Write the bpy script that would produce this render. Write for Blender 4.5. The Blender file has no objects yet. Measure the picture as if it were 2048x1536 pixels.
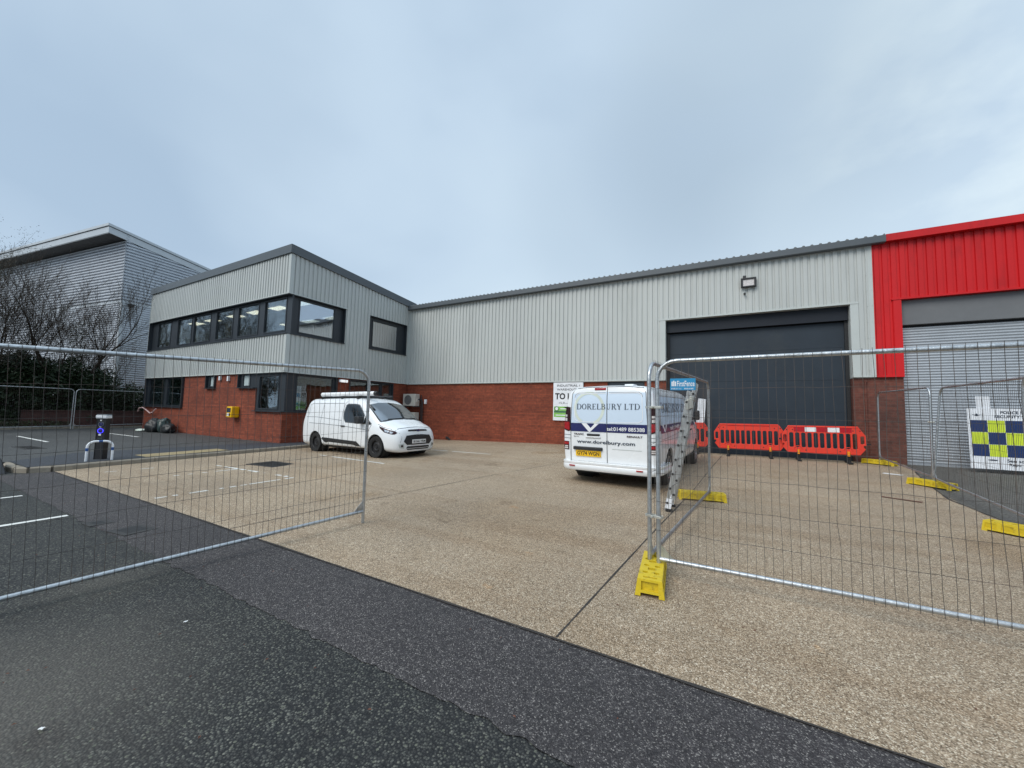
import bpy, bmesh, math, random
from mathutils import Vector, Matrix, noise
from mathutils.bvhtree import BVHTree
random.seed(7)
PI = math.pi
sc = bpy.context.scene
col = sc.collection
R = math.radians

# ------------------------------------------------------------------ helpers
def interp(x, xs, ys):
    if x <= xs[0]: return ys[0]
    for i in range(1, len(xs)):
        if x <= xs[i]:
            t = (x-xs[i-1])/(xs[i]-xs[i-1]); return ys[i-1]+t*(ys[i]-ys[i-1])
    return ys[-1]
def zg(x, y):
    g = interp(x, [-30, -14.6, -12.8, -9.9, -6.3, 4.2, 12], [-.05, .0, .052, .135, .24, .34, .38])
    return g*min(max(y, -2), 15)/14.76
def tag(o, label=None, cat=None, group=None, kind=None):
    if label: o['label'] = label
    if cat: o['category'] = cat
    if group: o['group'] = group
    if kind: o['kind'] = kind
    return o
def empty(name, loc=(0, 0, 0), rz=0, label=None, cat=None, group=None, rot=None):
    o = bpy.data.objects.new(name, None); col.objects.link(o)
    o.location = loc; o.rotation_euler = rot or (0, 0, rz); o.empty_display_size = .2
    return tag(o, label, cat, group)
def wloc(p):
    v = Vector((0, 0, 0))
    while p is not None:
        v += p.location; p = p.parent
    return v
class MB:
    def __init__(s): s.v = []; s.f = []; s.m = []; s.cur = 0
    def add(s, vs, fs):
        n = len(s.v); s.v += [tuple(v) for v in vs]
        for f in fs: s.f.append([n+i for i in f]); s.m.append(s.cur)
        return s
    def box(s, x0, x1, y0, y1, z0, z1):
        return s.add([(x0,y0,z0),(x1,y0,z0),(x1,y1,z0),(x0,y1,z0),(x0,y0,z1),(x1,y0,z1),(x1,y1,z1),(x0,y1,z1)],
            [(0,3,2,1),(4,5,6,7),(0,1,5,4),(1,2,6,5),(2,3,7,6),(3,0,4,7)])
    def obox(s, c, ax, ay, az):
        c = Vector(c); ax = Vector(ax); ay = Vector(ay); az = Vector(az)
        vs = [c+i*ax+j*ay+k*az for k in (-1,1) for j in (-1,1) for i in (-1,1)]
        return s.add(vs, [(0,2,3,1),(4,5,7,6),(0,1,5,4),(1,3,7,5),(3,2,6,7),(2,0,4,6)])
    def quad(s, a, b, c, d): return s.add([a,b,c,d], [(0,1,2,3)])
    def tube(s, pts, r, n=6, closed=False, cap=True):
        pts = [Vector(p) for p in pts]; N = len(pts); base = len(s.v)
        rs = r if isinstance(r, (list, tuple)) else [r]*N
        up = None
        for i in range(N):
            if closed: t = pts[(i+1) % N]-pts[i-1]
            else: t = pts[min(i+1, N-1)]-pts[max(i-1, 0)]
            t.normalize()
            if up is None: up = t.orthogonal().normalized()
            up = (up - t*up.dot(t))
            if up.length < 1e-6: up = t.orthogonal()
            up.normalize(); w = t.cross(up)
            for k in range(n):
                a = 2*PI*k/n; s.v.append(tuple(pts[i]+(up*math.cos(a)+w*math.sin(a))*rs[i]))
        for i in range(N if closed else N-1):
            j = (i+1) % N
            for k in range(n):
                l = (k+1) % n
                s.f.append([base+i*n+k, base+j*n+k, base+j*n+l, base+i*n+l][::-1]); s.m.append(s.cur)
        if cap and not closed:
            s.f.append([base+k for k in range(n)]); s.m.append(s.cur)
            s.f.append([base+(N-1)*n+k for k in range(n)][::-1]); s.m.append(s.cur)
        return s
    def prism(s, poly, fn, d0, d1):
        # poly 2D (a,b); fn(a,b,d) -> xyz
        n = len(poly); vs = [fn(a, b, d0) for a, b in poly]+[fn(a, b, d1) for a, b in poly]
        fs = [list(range(n))[::-1], list(range(n, 2*n))]+[(i, (i+1) % n, n+(i+1) % n, n+i) for i in range(n)]
        return s.add(vs, fs)
    def lathe(s, prof, n=28, axis='y', c=(0, 0, 0)):
        base = len(s.v); m = len(prof)
        for i in range(n):
            a = 2*PI*i/n; ca, sa = math.cos(a), math.sin(a)
            for r, h in prof:
                p = (r*ca, h, r*sa) if axis == 'y' else ((r*ca, r*sa, h) if axis == 'z' else (h, r*ca, r*sa))
                s.v.append((p[0]+c[0], p[1]+c[1], p[2]+c[2]))
        for i in range(n):
            j = (i+1) % n
            for k in range(m-1):
                s.f.append([base+i*m+k, base+i*m+k+1, base+j*m+k+1, base+j*m+k]); s.m.append(s.cur)
        return s
    def build(s, name, mat, parent=None, world=False, smooth=False, bevel=0, fixn=True, thing=None, seg=2):
        me = bpy.data.meshes.new(name); off = Vector((0, 0, 0))
        if parent is not None and world: off = wloc(parent)
        if parent is None and thing is not None:
            if world or thing: 
                xs = [v[0] for v in s.v]; ys = [v[1] for v in s.v]; zs = [v[2] for v in s.v]
                off = Vector(((min(xs)+max(xs))/2, (min(ys)+max(ys))/2, min(zs)))
        me.from_pydata([tuple(Vector(v)-off) for v in s.v], [], s.f)
        mats = mat if isinstance(mat, (list, tuple)) else [mat]
        for m in mats: me.materials.append(m)
        if len(mats) > 1: me.polygons.foreach_set('material_index', s.m)
        if fixn:
            bm = bmesh.new(); bm.from_mesh(me); bmesh.ops.recalc_face_normals(bm, faces=bm.faces[:]); bm.to_mesh(me); bm.free()
        if smooth:
            me.polygons.foreach_set('use_smooth', [True]*len(me.polygons))
            if smooth is not True: me.set_sharp_from_angle(angle=R(smooth))
        me.update()
        o = bpy.data.objects.new(name, me); col.objects.link(o)
        if parent is not None: o.parent = parent
        elif thing is not None: o.location = off
        if bevel:
            b = o.modifiers.new('b', 'BEVEL'); b.width = bevel; b.segments = seg; b.limit_method = 'ANGLE'; b.angle_limit = R(40)
            if not smooth: 
                me.polygons.foreach_set('use_smooth', [True]*len(me.polygons)); me.set_sharp_from_angle(angle=R(50))
        return o
def apply_mods(o):
    dg = bpy.context.evaluated_depsgraph_get(); dg.update()
    me = bpy.data.meshes.new_from_object(o.evaluated_get(dg)); o.modifiers.clear(); old = o.data; o.data = me; return o
def boolean(o, cutter_mb, op='DIFFERENCE'):
    c = cutter_mb.build('cutter', MATS['dark']); c.parent = o.parent
    bm = bmesh.new(); bm.from_mesh(c.data); bmesh.ops.remove_doubles(bm, verts=bm.verts[:], dist=1e-5); bmesh.ops.dissolve_degenerate(bm, edges=bm.edges[:], dist=1e-6); bmesh.ops.recalc_face_normals(bm, faces=bm.faces[:]); bm.to_mesh(c.data); bm.free()
    m = o.modifiers.new('bool', 'BOOLEAN'); m.object = c; m.operation = op; m.solver = 'EXACT'; m.use_self = True
    apply_mods(o); bpy.data.objects.remove(c, do_unlink=True); return o
def copy_tree(o, parent=None):
    c = o.copy(); col.objects.link(c)
    if parent is not None: c.parent = parent
    for ch in [x for x in o.children]: copy_tree(ch, c)
    return c
def arc(cx, cy, r, a0, a1, n):
    return [(cx+r*math.cos(R(a0+(a1-a0)*i/n)), cy+r*math.sin(R(a0+(a1-a0)*i/n))) for i in range(n+1)]
def rrect(x0, x1, y0, y1, r, n=4):
    return arc(x1-r, y0+r, r, -90, 0, n)+arc(x1-r, y1-r, r, 0, 90, n)+arc(x0+r, y1-r, r, 90, 180, n)+arc(x0+r, y0+r, r, 180, 270, n)

# ------------------------------------------------------------------ text
def text2d(s, offset=0.0, shear=0):
    cu = bpy.data.curves.new('t', 'FONT'); cu.body = s; cu.size = 1; cu.offset = offset; cu.resolution_u = 3; cu.shear = shear
    o = bpy.data.objects.new('t', cu); col.objects.link(o)
    dg = bpy.context.evaluated_depsgraph_get(); dg.update()
    me = bpy.data.meshes.new_from_object(o.evaluated_get(dg))
    vs = [(v.co.x, v.co.y) for v in me.vertices]; fs = [list(p.vertices) for p in me.polygons]
    bpy.data.objects.remove(o, do_unlink=True); bpy.data.meshes.remove(me)
    x0 = min(v[0] for v in vs); x1 = max(v[0] for v in vs); y0 = min(v[1] for v in vs); y1 = max(v[1] for v in vs)
    return vs, fs, (x0, x1, y0, y1)
def put_text(mb, s, a0, a1, z0, z1, fn, offset=0.0, shear=0):
    vs, fs, (x0, x1, y0, y1) = text2d(s, offset, shear)
    mb.add([fn(a0+(v[0]-x0)/(x1-x0)*(a1-a0), z0+(v[1]-y0)/(y1-y0)*(z1-z0)) for v in vs], fs)
def stroke2(path, ws):
    pts = []; L = []; Rr = []
    n = len(path)
    for i in range(n):
        t = Vector(path[min(i+1, n-1)])-Vector(path[max(i-1, 0)]); t.normalize(); nn = Vector((-t.y, t.x)); w = ws[i] if isinstance(ws, list) else ws
        p = Vector(path[i]); L.append(p+nn*w/2); Rr.append(p-nn*w/2)
    vs = L+Rr; fs = [(i, i+1, n+i+1, n+i) for i in range(n-1)]
    return [tuple(v) for v in vs], fs
def serif_glyph(ch):
    S = []; T = .14; t = .05; sf = .07
    def v(x): S.append(stroke2([(x, 0), (x, 1)], T))
    def h(x0, x1, y): S.append(stroke2([(x0, y), (x1, y)], t))
    def ser(x, y): S.append(stroke2([(x-.13, y), (x+.13, y)], t))
    def bowl(x, y0, y1, w):
        c = (y0+y1)/2; r = (y1-y0)/2; P = [(x, y0+.02)]+[(x+w*.45+math.sin(R(a))*w*.5, c-math.cos(R(a))*(r-.025)) for a in range(0, 181, 20)]+[(x, y1-.02)]
        W = [t]+[t+(T-t)*math.sin(R(a))**2 for a in range(0, 181, 20)]+[t]; S.append(stroke2(P, W))
    w = .6
    if ch == 'D': v(.15); ser(.12, .025); ser(.12, .975); bowl(.15, 0, 1, .62); w = .8
    elif ch == 'O':
        P = [(.4+math.cos(R(a))*.33, .5+math.sin(R(a))*.48) for a in range(0, 361, 20)]; S.append(stroke2(P, [t+(T-t)*abs(math.cos(R(a)))**1.5 for a in range(0, 361, 20)])); w = .82
    elif ch == 'R': v(.15); ser(.13, .025); ser(.12, .975); bowl(.15, .48, 1, .42); S.append(stroke2([(.38, .5), (.68, .02)], T)); ser(.68, .025); w = .78
    elif ch == 'E': v(.15); h(.02, .6, .975); h(.15, .5, .52); h(.02, .62, .025); S.append(stroke2([(.59, .8), (.6, .98)], t)); S.append(stroke2([(.61, .22), (.61, .03)], t)); w = .68
    elif ch == 'L': v(.15); ser(.15, .975); h(.02, .6, .025); S.append(stroke2([(.59, .25), (.6, .03)], t)); w = .64
    elif ch == 'B': v(.15); ser(.12, .025); ser(.12, .975); bowl(.15, .5, 1, .4); bowl(.15, 0, .54, .48); w = .7
    elif ch == 'U': S.append(stroke2([(.17, 1), (.17, .3), (.22, .12), (.38, .03), (.54, .1), (.6, .3), (.6, 1)], [T, T, T*.8, t*1.3, t, t, t])); ser(.17, .975); ser(.6, .975); w = .78
    elif ch == 'Y': S.append(stroke2([(.08, 1), (.35, .45)], T)); S.append(stroke2([(.62, 1), (.36, .45)], t)); S.append(stroke2([(.355, .5), (.355, 0)], T)); ser(.355, .025); ser(.08, .975); ser(.62, .975); w = .7
    elif ch == 'T': S.append(stroke2([(.35, 1), (.35, 0)], T)); h(.02, .68, .975); ser(.35, .025); S.append(stroke2([(.03, .78), (.03, .98)], t)); S.append(stroke2([(.67, .78), (.67, .98)], t)); w = .72
    return S, w
def serif_text(mb, s, a0, a1, z0, z1, fn):
    x = 0; parts = []
    for i, ch in enumerate(s):
        if ch == ' ': x += .35; continue
        S, w = serif_glyph(ch)
        for k, (vs, fs) in enumerate(S): parts.append(([(p[0]+x, p[1]) for p in vs], fs))
        x += w+.1
    for vs, fs in parts: mb.add([fn(a0+p[0]/x*(a1-a0), z0+p[1]*(z1-z0)) for p in vs], fs)

# ------------------------------------------------------------------ materials
MATS = {}
def nodes(m): m.use_nodes = True; return m.node_tree.nodes, m.node_tree.links
def mat(name, c, rough=.6, metal=0, var=.12, scale=2.5, bump=0, bscale=60, coat=0, spec=.5, emit=None, es=1, dirt=None, stretch=None, rvar=.1):
    m = bpy.data.materials.new(name); N, L = nodes(m); b = N['Principled BSDF']
    b.inputs['Roughness'].default_value = rough; b.inputs['Metallic'].default_value = metal
    b.inputs['Specular IOR Level'].default_value = spec
    if coat: b.inputs['Coat Weight'].default_value = coat; b.inputs['Coat Roughness'].default_value = .04
    tc = N.new('ShaderNodeTexCoord'); mp = N.new('ShaderNodeMapping'); L.new(tc.outputs['Object'], mp.inputs[0])
    if stretch: mp.inputs['Scale'].default_value = stretch
    nz = N.new('ShaderNodeTexNoise'); nz.inputs['Scale'].default_value = scale; nz.inputs['Detail'].default_value = 6; nz.inputs['Roughness'].default_value = .65
    L.new(mp.outputs[0], nz.inputs['Vector'])
    rp = N.new('ShaderNodeValToRGB'); L.new(nz.outputs['Fac'], rp.inputs[0])
    rp.color_ramp.elements[0].position = .3; rp.color_ramp.elements[1].position = .7
    lo = [max(0, x*(1-var)) for x in c]; hi = [min(1, x*(1+var)) for x in c]
    rp.color_ramp.elements[0].color = (*lo, 1); rp.color_ramp.elements[1].color = (*hi, 1)
    out = rp.outputs[0]
    if dirt:
        dc, amt, ds = dirt
        n2 = N.new('ShaderNodeTexNoise'); n2.inputs['Scale'].default_value = ds; n2.inputs['Detail'].default_value = 8; n2.inputs['Roughness'].default_value = .7; L.new(mp.outputs[0], n2.inputs['Vector'])
        r2 = N.new('ShaderNodeMapRange'); r2.inputs[1].default_value = .52; r2.inputs[2].default_value = .75; r2.inputs[3].default_value = 0; r2.inputs[4].default_value = amt; L.new(n2.outputs['Fac'], r2.inputs[0])
        mx = N.new('ShaderNodeMix'); mx.data_type = 'RGBA'; L.new(r2.outputs[0], mx.inputs[0]); L.new(out, mx.inputs[6]); mx.inputs[7].default_value = (*dc, 1); out = mx.outputs[2]
    L.new(out, b.inputs['Base Color'])
    if rvar:
        r3 = N.new('ShaderNodeMapRange'); r3.inputs[3].default_value = max(.02, rough-rvar); r3.inputs[4].default_value = min(1, rough+rvar); L.new(nz.outputs['Fac'], r3.inputs[0]); L.new(r3.outputs[0], b.inputs['Roughness'])
    if bump:
        n3 = N.new('ShaderNodeTexNoise'); n3.inputs['Scale'].default_value = bscale; n3.inputs['Detail'].default_value = 3; L.new(mp.outputs[0], n3.inputs['Vector'])
        bp = N.new('ShaderNodeBump'); bp.inputs['Strength'].default_value = bump; bp.inputs['Distance'].default_value = .01; L.new(n3.outputs['Fac'], bp.inputs['Height']); L.new(bp.outputs[0], b.inputs['Normal'])
    if emit: b.inputs['Emission Color'].default_value = (*emit, 1); b.inputs['Emission Strength'].default_value = es
    MATS[name] = m; return m
def glass(name, tint=(.85, .9, .9), refl=.18, dark=0.0):
    m = bpy.data.materials.new(name); N, L = nodes(m); N.clear()
    out = N.new('ShaderNodeOutputMaterial'); tr = N.new('ShaderNodeBsdfTransparent'); tr.inputs[0].default_value = (*tint, 1)
    gl = N.new('ShaderNodeBsdfGlossy'); gl.inputs['Roughness'].default_value = .015; gl.inputs[0].default_value = (.95, .97, 1, 1)
    tc = N.new('ShaderNodeTexCoord'); nz = N.new('ShaderNodeTexNoise'); nz.inputs['Scale'].default_value = .9; L.new(tc.outputs['Object'], nz.inputs['Vector'])
    bp = N.new('ShaderNodeBump'); bp.inputs['Strength'].default_value = .035; bp.inputs['Distance'].default_value = .2; L.new(nz.outputs['Fac'], bp.inputs['Height']); L.new(bp.outputs[0], gl.inputs['Normal'])
    lw = N.new('ShaderNodeFresnel'); lw.inputs[0].default_value = 1.55
    ad = N.new('ShaderNodeMath'); ad.operation = 'MULTIPLY_ADD'; ad.use_clamp = True; ad.inputs[1].default_value = .55; ad.inputs[2].default_value = refl; L.new(lw.outputs[0], ad.inputs[0])
    mx = N.new('ShaderNodeMixShader'); L.new(ad.outputs[0], mx.inputs[0]); L.new(tr.outputs[0], mx.inputs[1]); L.new(gl.outputs[0], mx.inputs[2])
    L.new(mx.outputs[0], out.inputs[0]); MATS[name] = m; return m
def brick_mat(name, c1, c2, mort, dirty=.3):
    m = bpy.data.materials.new(name); N, L = nodes(m); b = N['Principled BSDF']; b.inputs['Roughness'].default_value = .85
    tc = N.new('ShaderNodeNewGeometry'); sp = N.new('ShaderNodeSeparateXYZ'); L.new(tc.outputs['Position'], sp.inputs[0])
    ad = N.new('ShaderNodeMath'); L.new(sp.outputs[0], ad.inputs[0]); L.new(sp.outputs[1], ad.inputs[1])
    cb = N.new('ShaderNodeCombineXYZ'); L.new(ad.outputs[0], cb.inputs[0]); L.new(sp.outputs[2], cb.inputs[1])
    br = N.new('ShaderNodeTexBrick'); L.new(cb.outputs[0], br.inputs['Vector']); br.inputs['Scale'].default_value = 1
    br.inputs['Brick Width'].default_value = .225; br.inputs['Row Height'].default_value = .075; br.inputs['Mortar Size'].default_value = .007; br.inputs['Mortar Smooth'].default_value = .2; br.inputs['Bias'].default_value = -.1
    br.inputs['Color1'].default_value = (*c1, 1); br.inputs['Color2'].default_value = (*c2, 1); br.inputs['Mortar'].default_value = (*mort, 1)
    nz = N.new('ShaderNodeTexNoise'); nz.inputs['Scale'].default_value = 1.1; nz.inputs['Detail'].default_value = 7; nz.inputs['Roughness'].default_value = .7; L.new(tc.outputs['Position'], nz.inputs['Vector'])
    mr = N.new('ShaderNodeMapRange'); mr.inputs[1].default_value = .35; mr.inputs[2].default_value = .7; mr.inputs[3].default_value = 1-dirty; mr.inputs[4].default_value = 1.12; L.new(nz.outputs['Fac'], mr.inputs[0])
    # per-brick-scale tone changes
    n2 = N.new('ShaderNodeTexNoise'); n2.inputs['Scale'].default_value = 9; n2.inputs['Detail'].default_value = 2; L.new(cb.outputs[0], n2.inputs['Vector'])
    m2 = N.new('ShaderNodeMapRange'); m2.inputs[1].default_value = .3; m2.inputs[2].default_value = .7; m2.inputs[3].default_value = .8; m2.inputs[4].default_value = 1.2; L.new(n2.outputs['Fac'], m2.inputs[0])
    mu = N.new('ShaderNodeMath'); mu.operation = 'MULTIPLY'; L.new(mr.outputs[0], mu.inputs[0]); L.new(m2.outputs[0], mu.inputs[1])
    # each course has its own tone, as fired batches do
    dv = N.new('ShaderNodeMath'); dv.operation = 'DIVIDE'; dv.inputs[1].default_value = .075; L.new(sp.outputs[2], dv.inputs[0])
    fl_ = N.new('ShaderNodeMath'); fl_.operation = 'FLOOR'; L.new(dv.outputs[0], fl_.inputs[0])
    wn = N.new('ShaderNodeTexWhiteNoise'); wn.noise_dimensions = '1D'; L.new(fl_.outputs[0], wn.inputs['W'])
    m5 = N.new('ShaderNodeMapRange'); m5.inputs[3].default_value = .86; m5.inputs[4].default_value = 1.14; L.new(wn.outputs['Value'], m5.inputs[0])
    m6 = N.new('ShaderNodeMath'); m6.operation = 'MULTIPLY'; L.new(mu.outputs[0], m6.inputs[0]); L.new(m5.outputs[0], m6.inputs[1]); mu = m6
    vm = N.new('ShaderNodeVectorMath'); vm.operation = 'SCALE'; L.new(br.outputs['Color'], vm.inputs[0]); L.new(mu.outputs[0], vm.inputs['Scale']); L.new(vm.outputs[0], b.inputs['Base Color'])
    bp = N.new('ShaderNodeBump'); bp.inputs['Strength'].default_value = .3; bp.inputs['Distance'].default_value = .004; bp.invert = True; L.new(br.outputs['Fac'], bp.inputs['Height']); L.new(bp.outputs[0], b.inputs['Normal'])
    MATS[name] = m; return m
def ground_mat(name, cells, stops, big=(.8, 1.15, .35), rough=.75, bump=.5, spots=None, gap=None, edge=.0, stains=None, fine=.72, track=False, patchy=None):
    """aggregate surface: voronoi cells of given scale coloured by random value through stops"""
    m = bpy.data.materials.new(name); N, L = nodes(m); b = N['Principled BSDF']; b.inputs['Roughness'].default_value = rough; b.inputs['Specular IOR Level'].default_value = .4
    tc = N.new('ShaderNodeNewGeometry')
    vo = N.new('ShaderNodeTexVoronoi'); vo.inputs['Scale'].default_value = cells; L.new(tc.outputs['Position'], vo.inputs['Vector'])
    sp = N.new('ShaderNodeSeparateColor'); L.new(vo.outputs['Color'], sp.inputs[0])
    rp = N.new('ShaderNodeValToRGB'); L.new(sp.outputs[0], rp.inputs[0]); rp.color_ramp.interpolation = 'LINEAR'
    els = rp.color_ramp.elements
    while len(els) < len(stops): els.new(.5)
    for e, (p, c) in zip(els, stops): e.position = p; e.color = (*c, 1)
    out = rp.outputs[0]
    if gap:
        gr = N.new('ShaderNodeMapRange'); gr.inputs[1].default_value = gap[1]; gr.inputs[2].default_value = gap[2]; gr.inputs[3].default_value = 0; gr.inputs[4].default_value = 1; gr.interpolation_type = 'SMOOTHSTEP'
        L.new(vo.outputs['Distance'], gr.inputs[0])
        mx = N.new('ShaderNodeMix'); mx.data_type = 'RGBA'; L.new(gr.outputs[0], mx.inputs[0]); L.new(out, mx.inputs[6]); mx.inputs[7].default_value = (*gap[0], 1); out = mx.outputs[2]
    n1 = N.new('ShaderNodeTexNoise'); n1.inputs['Scale'].default_value = big[2]; n1.inputs['Detail'].default_value = 8; n1.inputs['Roughness'].default_value = .62; n1.inputs['Distortion'].default_value = .3; L.new(tc.outputs['Position'], n1.inputs['Vector'])
    mr = N.new('ShaderNodeMapRange'); mr.inputs[1].default_value = .32; mr.inputs[2].default_value = .68; mr.inputs[3].default_value = big[0]; mr.inputs[4].default_value = big[1]; L.new(n1.outputs['Fac'], mr.inputs[0])
    n4 = N.new('ShaderNodeTexNoise'); n4.inputs['Scale'].default_value = 26; n4.inputs['Detail'].default_value = 4; L.new(tc.outputs['Position'], n4.inputs['Vector'])
    m4 = N.new('ShaderNodeMapRange'); m4.inputs[1].default_value = .3; m4.inputs[2].default_value = .7; m4.inputs[3].default_value = fine; m4.inputs[4].default_value = 2-fine; L.new(n4.outputs['Fac'], m4.inputs[0])
    mu = N.new('ShaderNodeMath'); mu.operation = 'MULTIPLY'; L.new(mr.outputs[0], mu.inputs[0]); L.new(m4.outputs[0], mu.inputs[1])
    vm = N.new('ShaderNodeVectorMath'); vm.operation = 'SCALE'; L.new(out, vm.inputs[0]); L.new(mu.outputs[0], vm.inputs['Scale']); out = vm.outputs[0]
    if track:
        mp2 = N.new('ShaderNodeMapping'); mp2.inputs['Scale'].default_value = (.16, 1.9, 1); mp2.inputs['Rotation'].default_value = (0, 0, .12); L.new(tc.outputs['Position'], mp2.inputs[0])
        nt = N.new('ShaderNodeTexNoise'); nt.inputs['Scale'].default_value = 1.2; nt.inputs['Detail'].default_value = 5; nt.inputs['Distortion'].default_value = .4; L.new(mp2.outputs[0], nt.inputs['Vector'])
        mt = N.new('ShaderNodeMapRange'); mt.inputs[1].default_value = .52; mt.inputs[2].default_value = .72; mt.inputs[3].default_value = 0; mt.inputs[4].default_value = .5; L.new(nt.outputs['Fac'], mt.inputs[0])
        mx = N.new('ShaderNodeMix'); mx.data_type = 'RGBA'; mx.blend_type = 'MULTIPLY'; L.new(mt.outputs[0], mx.inputs[0]); L.new(out, mx.inputs[6]); mx.inputs[7].default_value = (.70, .60, .50, 1); out = mx.outputs[2]
    for (px_, py_, r0_, r1_, cc, am) in (patchy or []):
        dd = N.new('ShaderNodeVectorMath'); dd.operation = 'DISTANCE'; L.new(tc.outputs['Position'], dd.inputs[0]); dd.inputs[1].default_value = (px_, py_, .02)
        wob = N.new('ShaderNodeMath'); wob.operation = 'MULTIPLY_ADD'; L.new(n1.outputs['Fac'], wob.inputs[0]); wob.inputs[1].default_value = 1.6; L.new(dd.outputs['Value'], wob.inputs[2])
        wo2 = N.new('ShaderNodeMath'); wo2.operation = 'MULTIPLY_ADD'; L.new(n4.outputs['Fac'], wo2.inputs[0]); wo2.inputs[1].default_value = .35; L.new(wob.outputs[0], wo2.inputs[2])
        md = N.new('ShaderNodeMapRange'); md.interpolation_type = 'SMOOTHSTEP'; md.inputs[1].default_value = r1_+1.0; md.inputs[2].default_value = r0_+1.0; md.inputs[3].default_value = 0; md.inputs[4].default_value = am; L.new(wo2.outputs[0], md.inputs[0])
        mx = N.new('ShaderNodeMix'); mx.data_type = 'RGBA'; L.new(md.outputs[0], mx.inputs[0]); L.new(out, mx.inputs[6]); mx.inputs[7].default_value = (*cc, 1); out = mx.outputs[2]
    for (sc_, th, thw, cc, am, seed) in (stains or []):
        ns = N.new('ShaderNodeTexNoise'); ns.noise_dimensions = '4D'; ns.inputs['W'].default_value = seed; ns.inputs['Scale'].default_value = sc_; ns.inputs['Detail'].default_value = 7; ns.inputs['Roughness'].default_value = .6; L.new(tc.outputs['Position'], ns.inputs['Vector'])
        ms = N.new('ShaderNodeMapRange'); ms.inputs[1].default_value = th; ms.inputs[2].default_value = th+thw; ms.inputs[3].default_value = 0; ms.inputs[4].default_value = am; ms.interpolation_type = 'SMOOTHSTEP'; L.new(ns.outputs['Fac'], ms.inputs[0])
        mx = N.new('ShaderNodeMix'); mx.data_type = 'RGBA'; mx.blend_type = 'MULTIPLY'; L.new(ms.outputs[0], mx.inputs[0]); L.new(out, mx.inputs[6]); mx.inputs[7].default_value = (*cc, 1); out = mx.outputs[2]
    if spots:
        v2 = N.new('ShaderNodeTexVoronoi'); v2.inputs['Scale'].default_value = spots[0]; L.new(tc.outputs['Position'], v2.inputs['Vector'])
        s2 = N.new('ShaderNodeSeparateColor'); L.new(v2.outputs['Color'], s2.inputs[0])
        g2 = N.new('ShaderNodeMath'); g2.operation = 'GREATER_THAN'; g2.inputs[1].default_value = spots[1]; L.new(s2.outputs[1], g2.inputs[0])
        l2 = N.new('ShaderNodeMath'); l2.operation = 'LESS_THAN'; l2.inputs[1].default_value = spots[3]; L.new(v2.outputs['Distance'], l2.inputs[0])
        k2 = N.new('ShaderNodeMath'); k2.operation = 'MULTIPLY'; L.new(g2.outputs[0], k2.inputs[0]); L.new(l2.outputs[0], k2.inputs[1])
        mx = N.new('ShaderNodeMix'); mx.data_type = 'RGBA'; L.new(k2.outputs[0], mx.inputs[0]); L.new(out, mx.inputs[6]); mx.inputs[7].default_value = (*spots[2], 1); out = mx.outputs[2]
    L.new(out, b.inputs['Base Color'])
    bp = N.new('ShaderNodeBump'); bp.inputs['Strength'].default_value = bump; bp.inputs['Distance'].default_value = .006; bp.invert = True; L.new(vo.outputs['Distance'], bp.inputs['Height']); L.new(bp.outputs[0], b.inputs['Normal'])
    rr = N.new('ShaderNodeMapRange'); rr.inputs[1].default_value = .3; rr.inputs[2].default_value = .7; rr.inputs[3].default_value = rough-.13; rr.inputs[4].default_value = min(1, rough+.1); L.new(n1.outputs['Fac'], rr.inputs[0]); L.new(rr.outputs[0], b.inputs['Roughness'])
    MATS[name] = m; return m

M = MATS
mat('dark', (.012, .013, .015), .6)
mat('cladding', (.49, .51, .49), .42, .0, .06, .5, spec=.5, dirt=((.30, .31, .29), .35, 1.2), stretch=(1, 1, .25))
mat('cladding_trim', (.50, .53, .51), .4, 0, .05, 1)
mat('red_cladding', (.56, .009, .012), .5, 0, .12, .7, spec=.35, dirt=((.24, .006, .008), .5, 2), stretch=(1, 1, .3))
mat('anthracite', (.026, .032, .039), .42, 0, .08, 1)
mat('fascia_grey', (.085, .098, .108), .4, 0, .08, 1)
mat('door_blue', (.022, .032, .044), .55, 0, .16, .8, spec=.35, dirt=((.055, .06, .06), .35, .9))
mat('housing', (.014, .018, .026), .55, spec=.3)
mat('shutter', (.40, .43, .46), .45, .25, .08, 1.5, dirt=((.22, .23, .24), .4, 1.5))
mat('shutter_head', (.15, .155, .16), .55, 0, .12, 1)
mat('silver_clad', (.58, .61, .65), .4, .15, .06, .6, dirt=((.25, .27, .29), .35, 1.2))
mat('silver_fascia', (.55, .58, .60), .4, .2, .05, 1)
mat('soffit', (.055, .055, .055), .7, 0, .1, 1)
brick_mat('brick_red', (.275, .060, .026), (.20, .040, .018), (.15, .05, .03), .3)
brick_mat('brick_brown', (.170, .052, .034), (.125, .038, .026), (.15, .075, .055), .35)
brick_mat('brick_dark', (.10, .035, .028), (.075, .03, .024), (.06, .04, .035), .4)
mat('roof_sheet', (.16, .17, .175), .6, 0, .15, 1)
mat('interior_wall', (.28, .29, .29), .8)
mat('interior_floor', (.10, .10, .10), .8)
mat('light_panel', (.9, .9, .85), .5, emit=(1.0, .90, .68), es=1.7)
mat('bulkhead_lit', (.9, .9, .9), .4, emit=(1, .98, .95), es=.5)
glass('window_glass', (.80, .85, .85), .05); glass('corner_glass', (.62, .72, .80), .42)
glass('van_glass', (.10, .12, .13), .06); glass('screen_glass', (.16, .19, .2), .22)
glass('clear_glass', (.85, .88, .9), .05)
mat('frosted', (.50, .58, .58), .25, 0, .08, 2, spec=.8)
mat('white_paint', (.80, .82, .83), .28, 0, .015, 1.2, coat=.6, dirt=((.55, .55, .53), .12, 2.2))
mat('van_blue', (.60, .71, .83), .4, 0, .02, 1, coat=.1)
mat('navy', (.012, .016, .10), .35, coat=.3)
mat('cream', (.62, .68, .60), .35)
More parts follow.
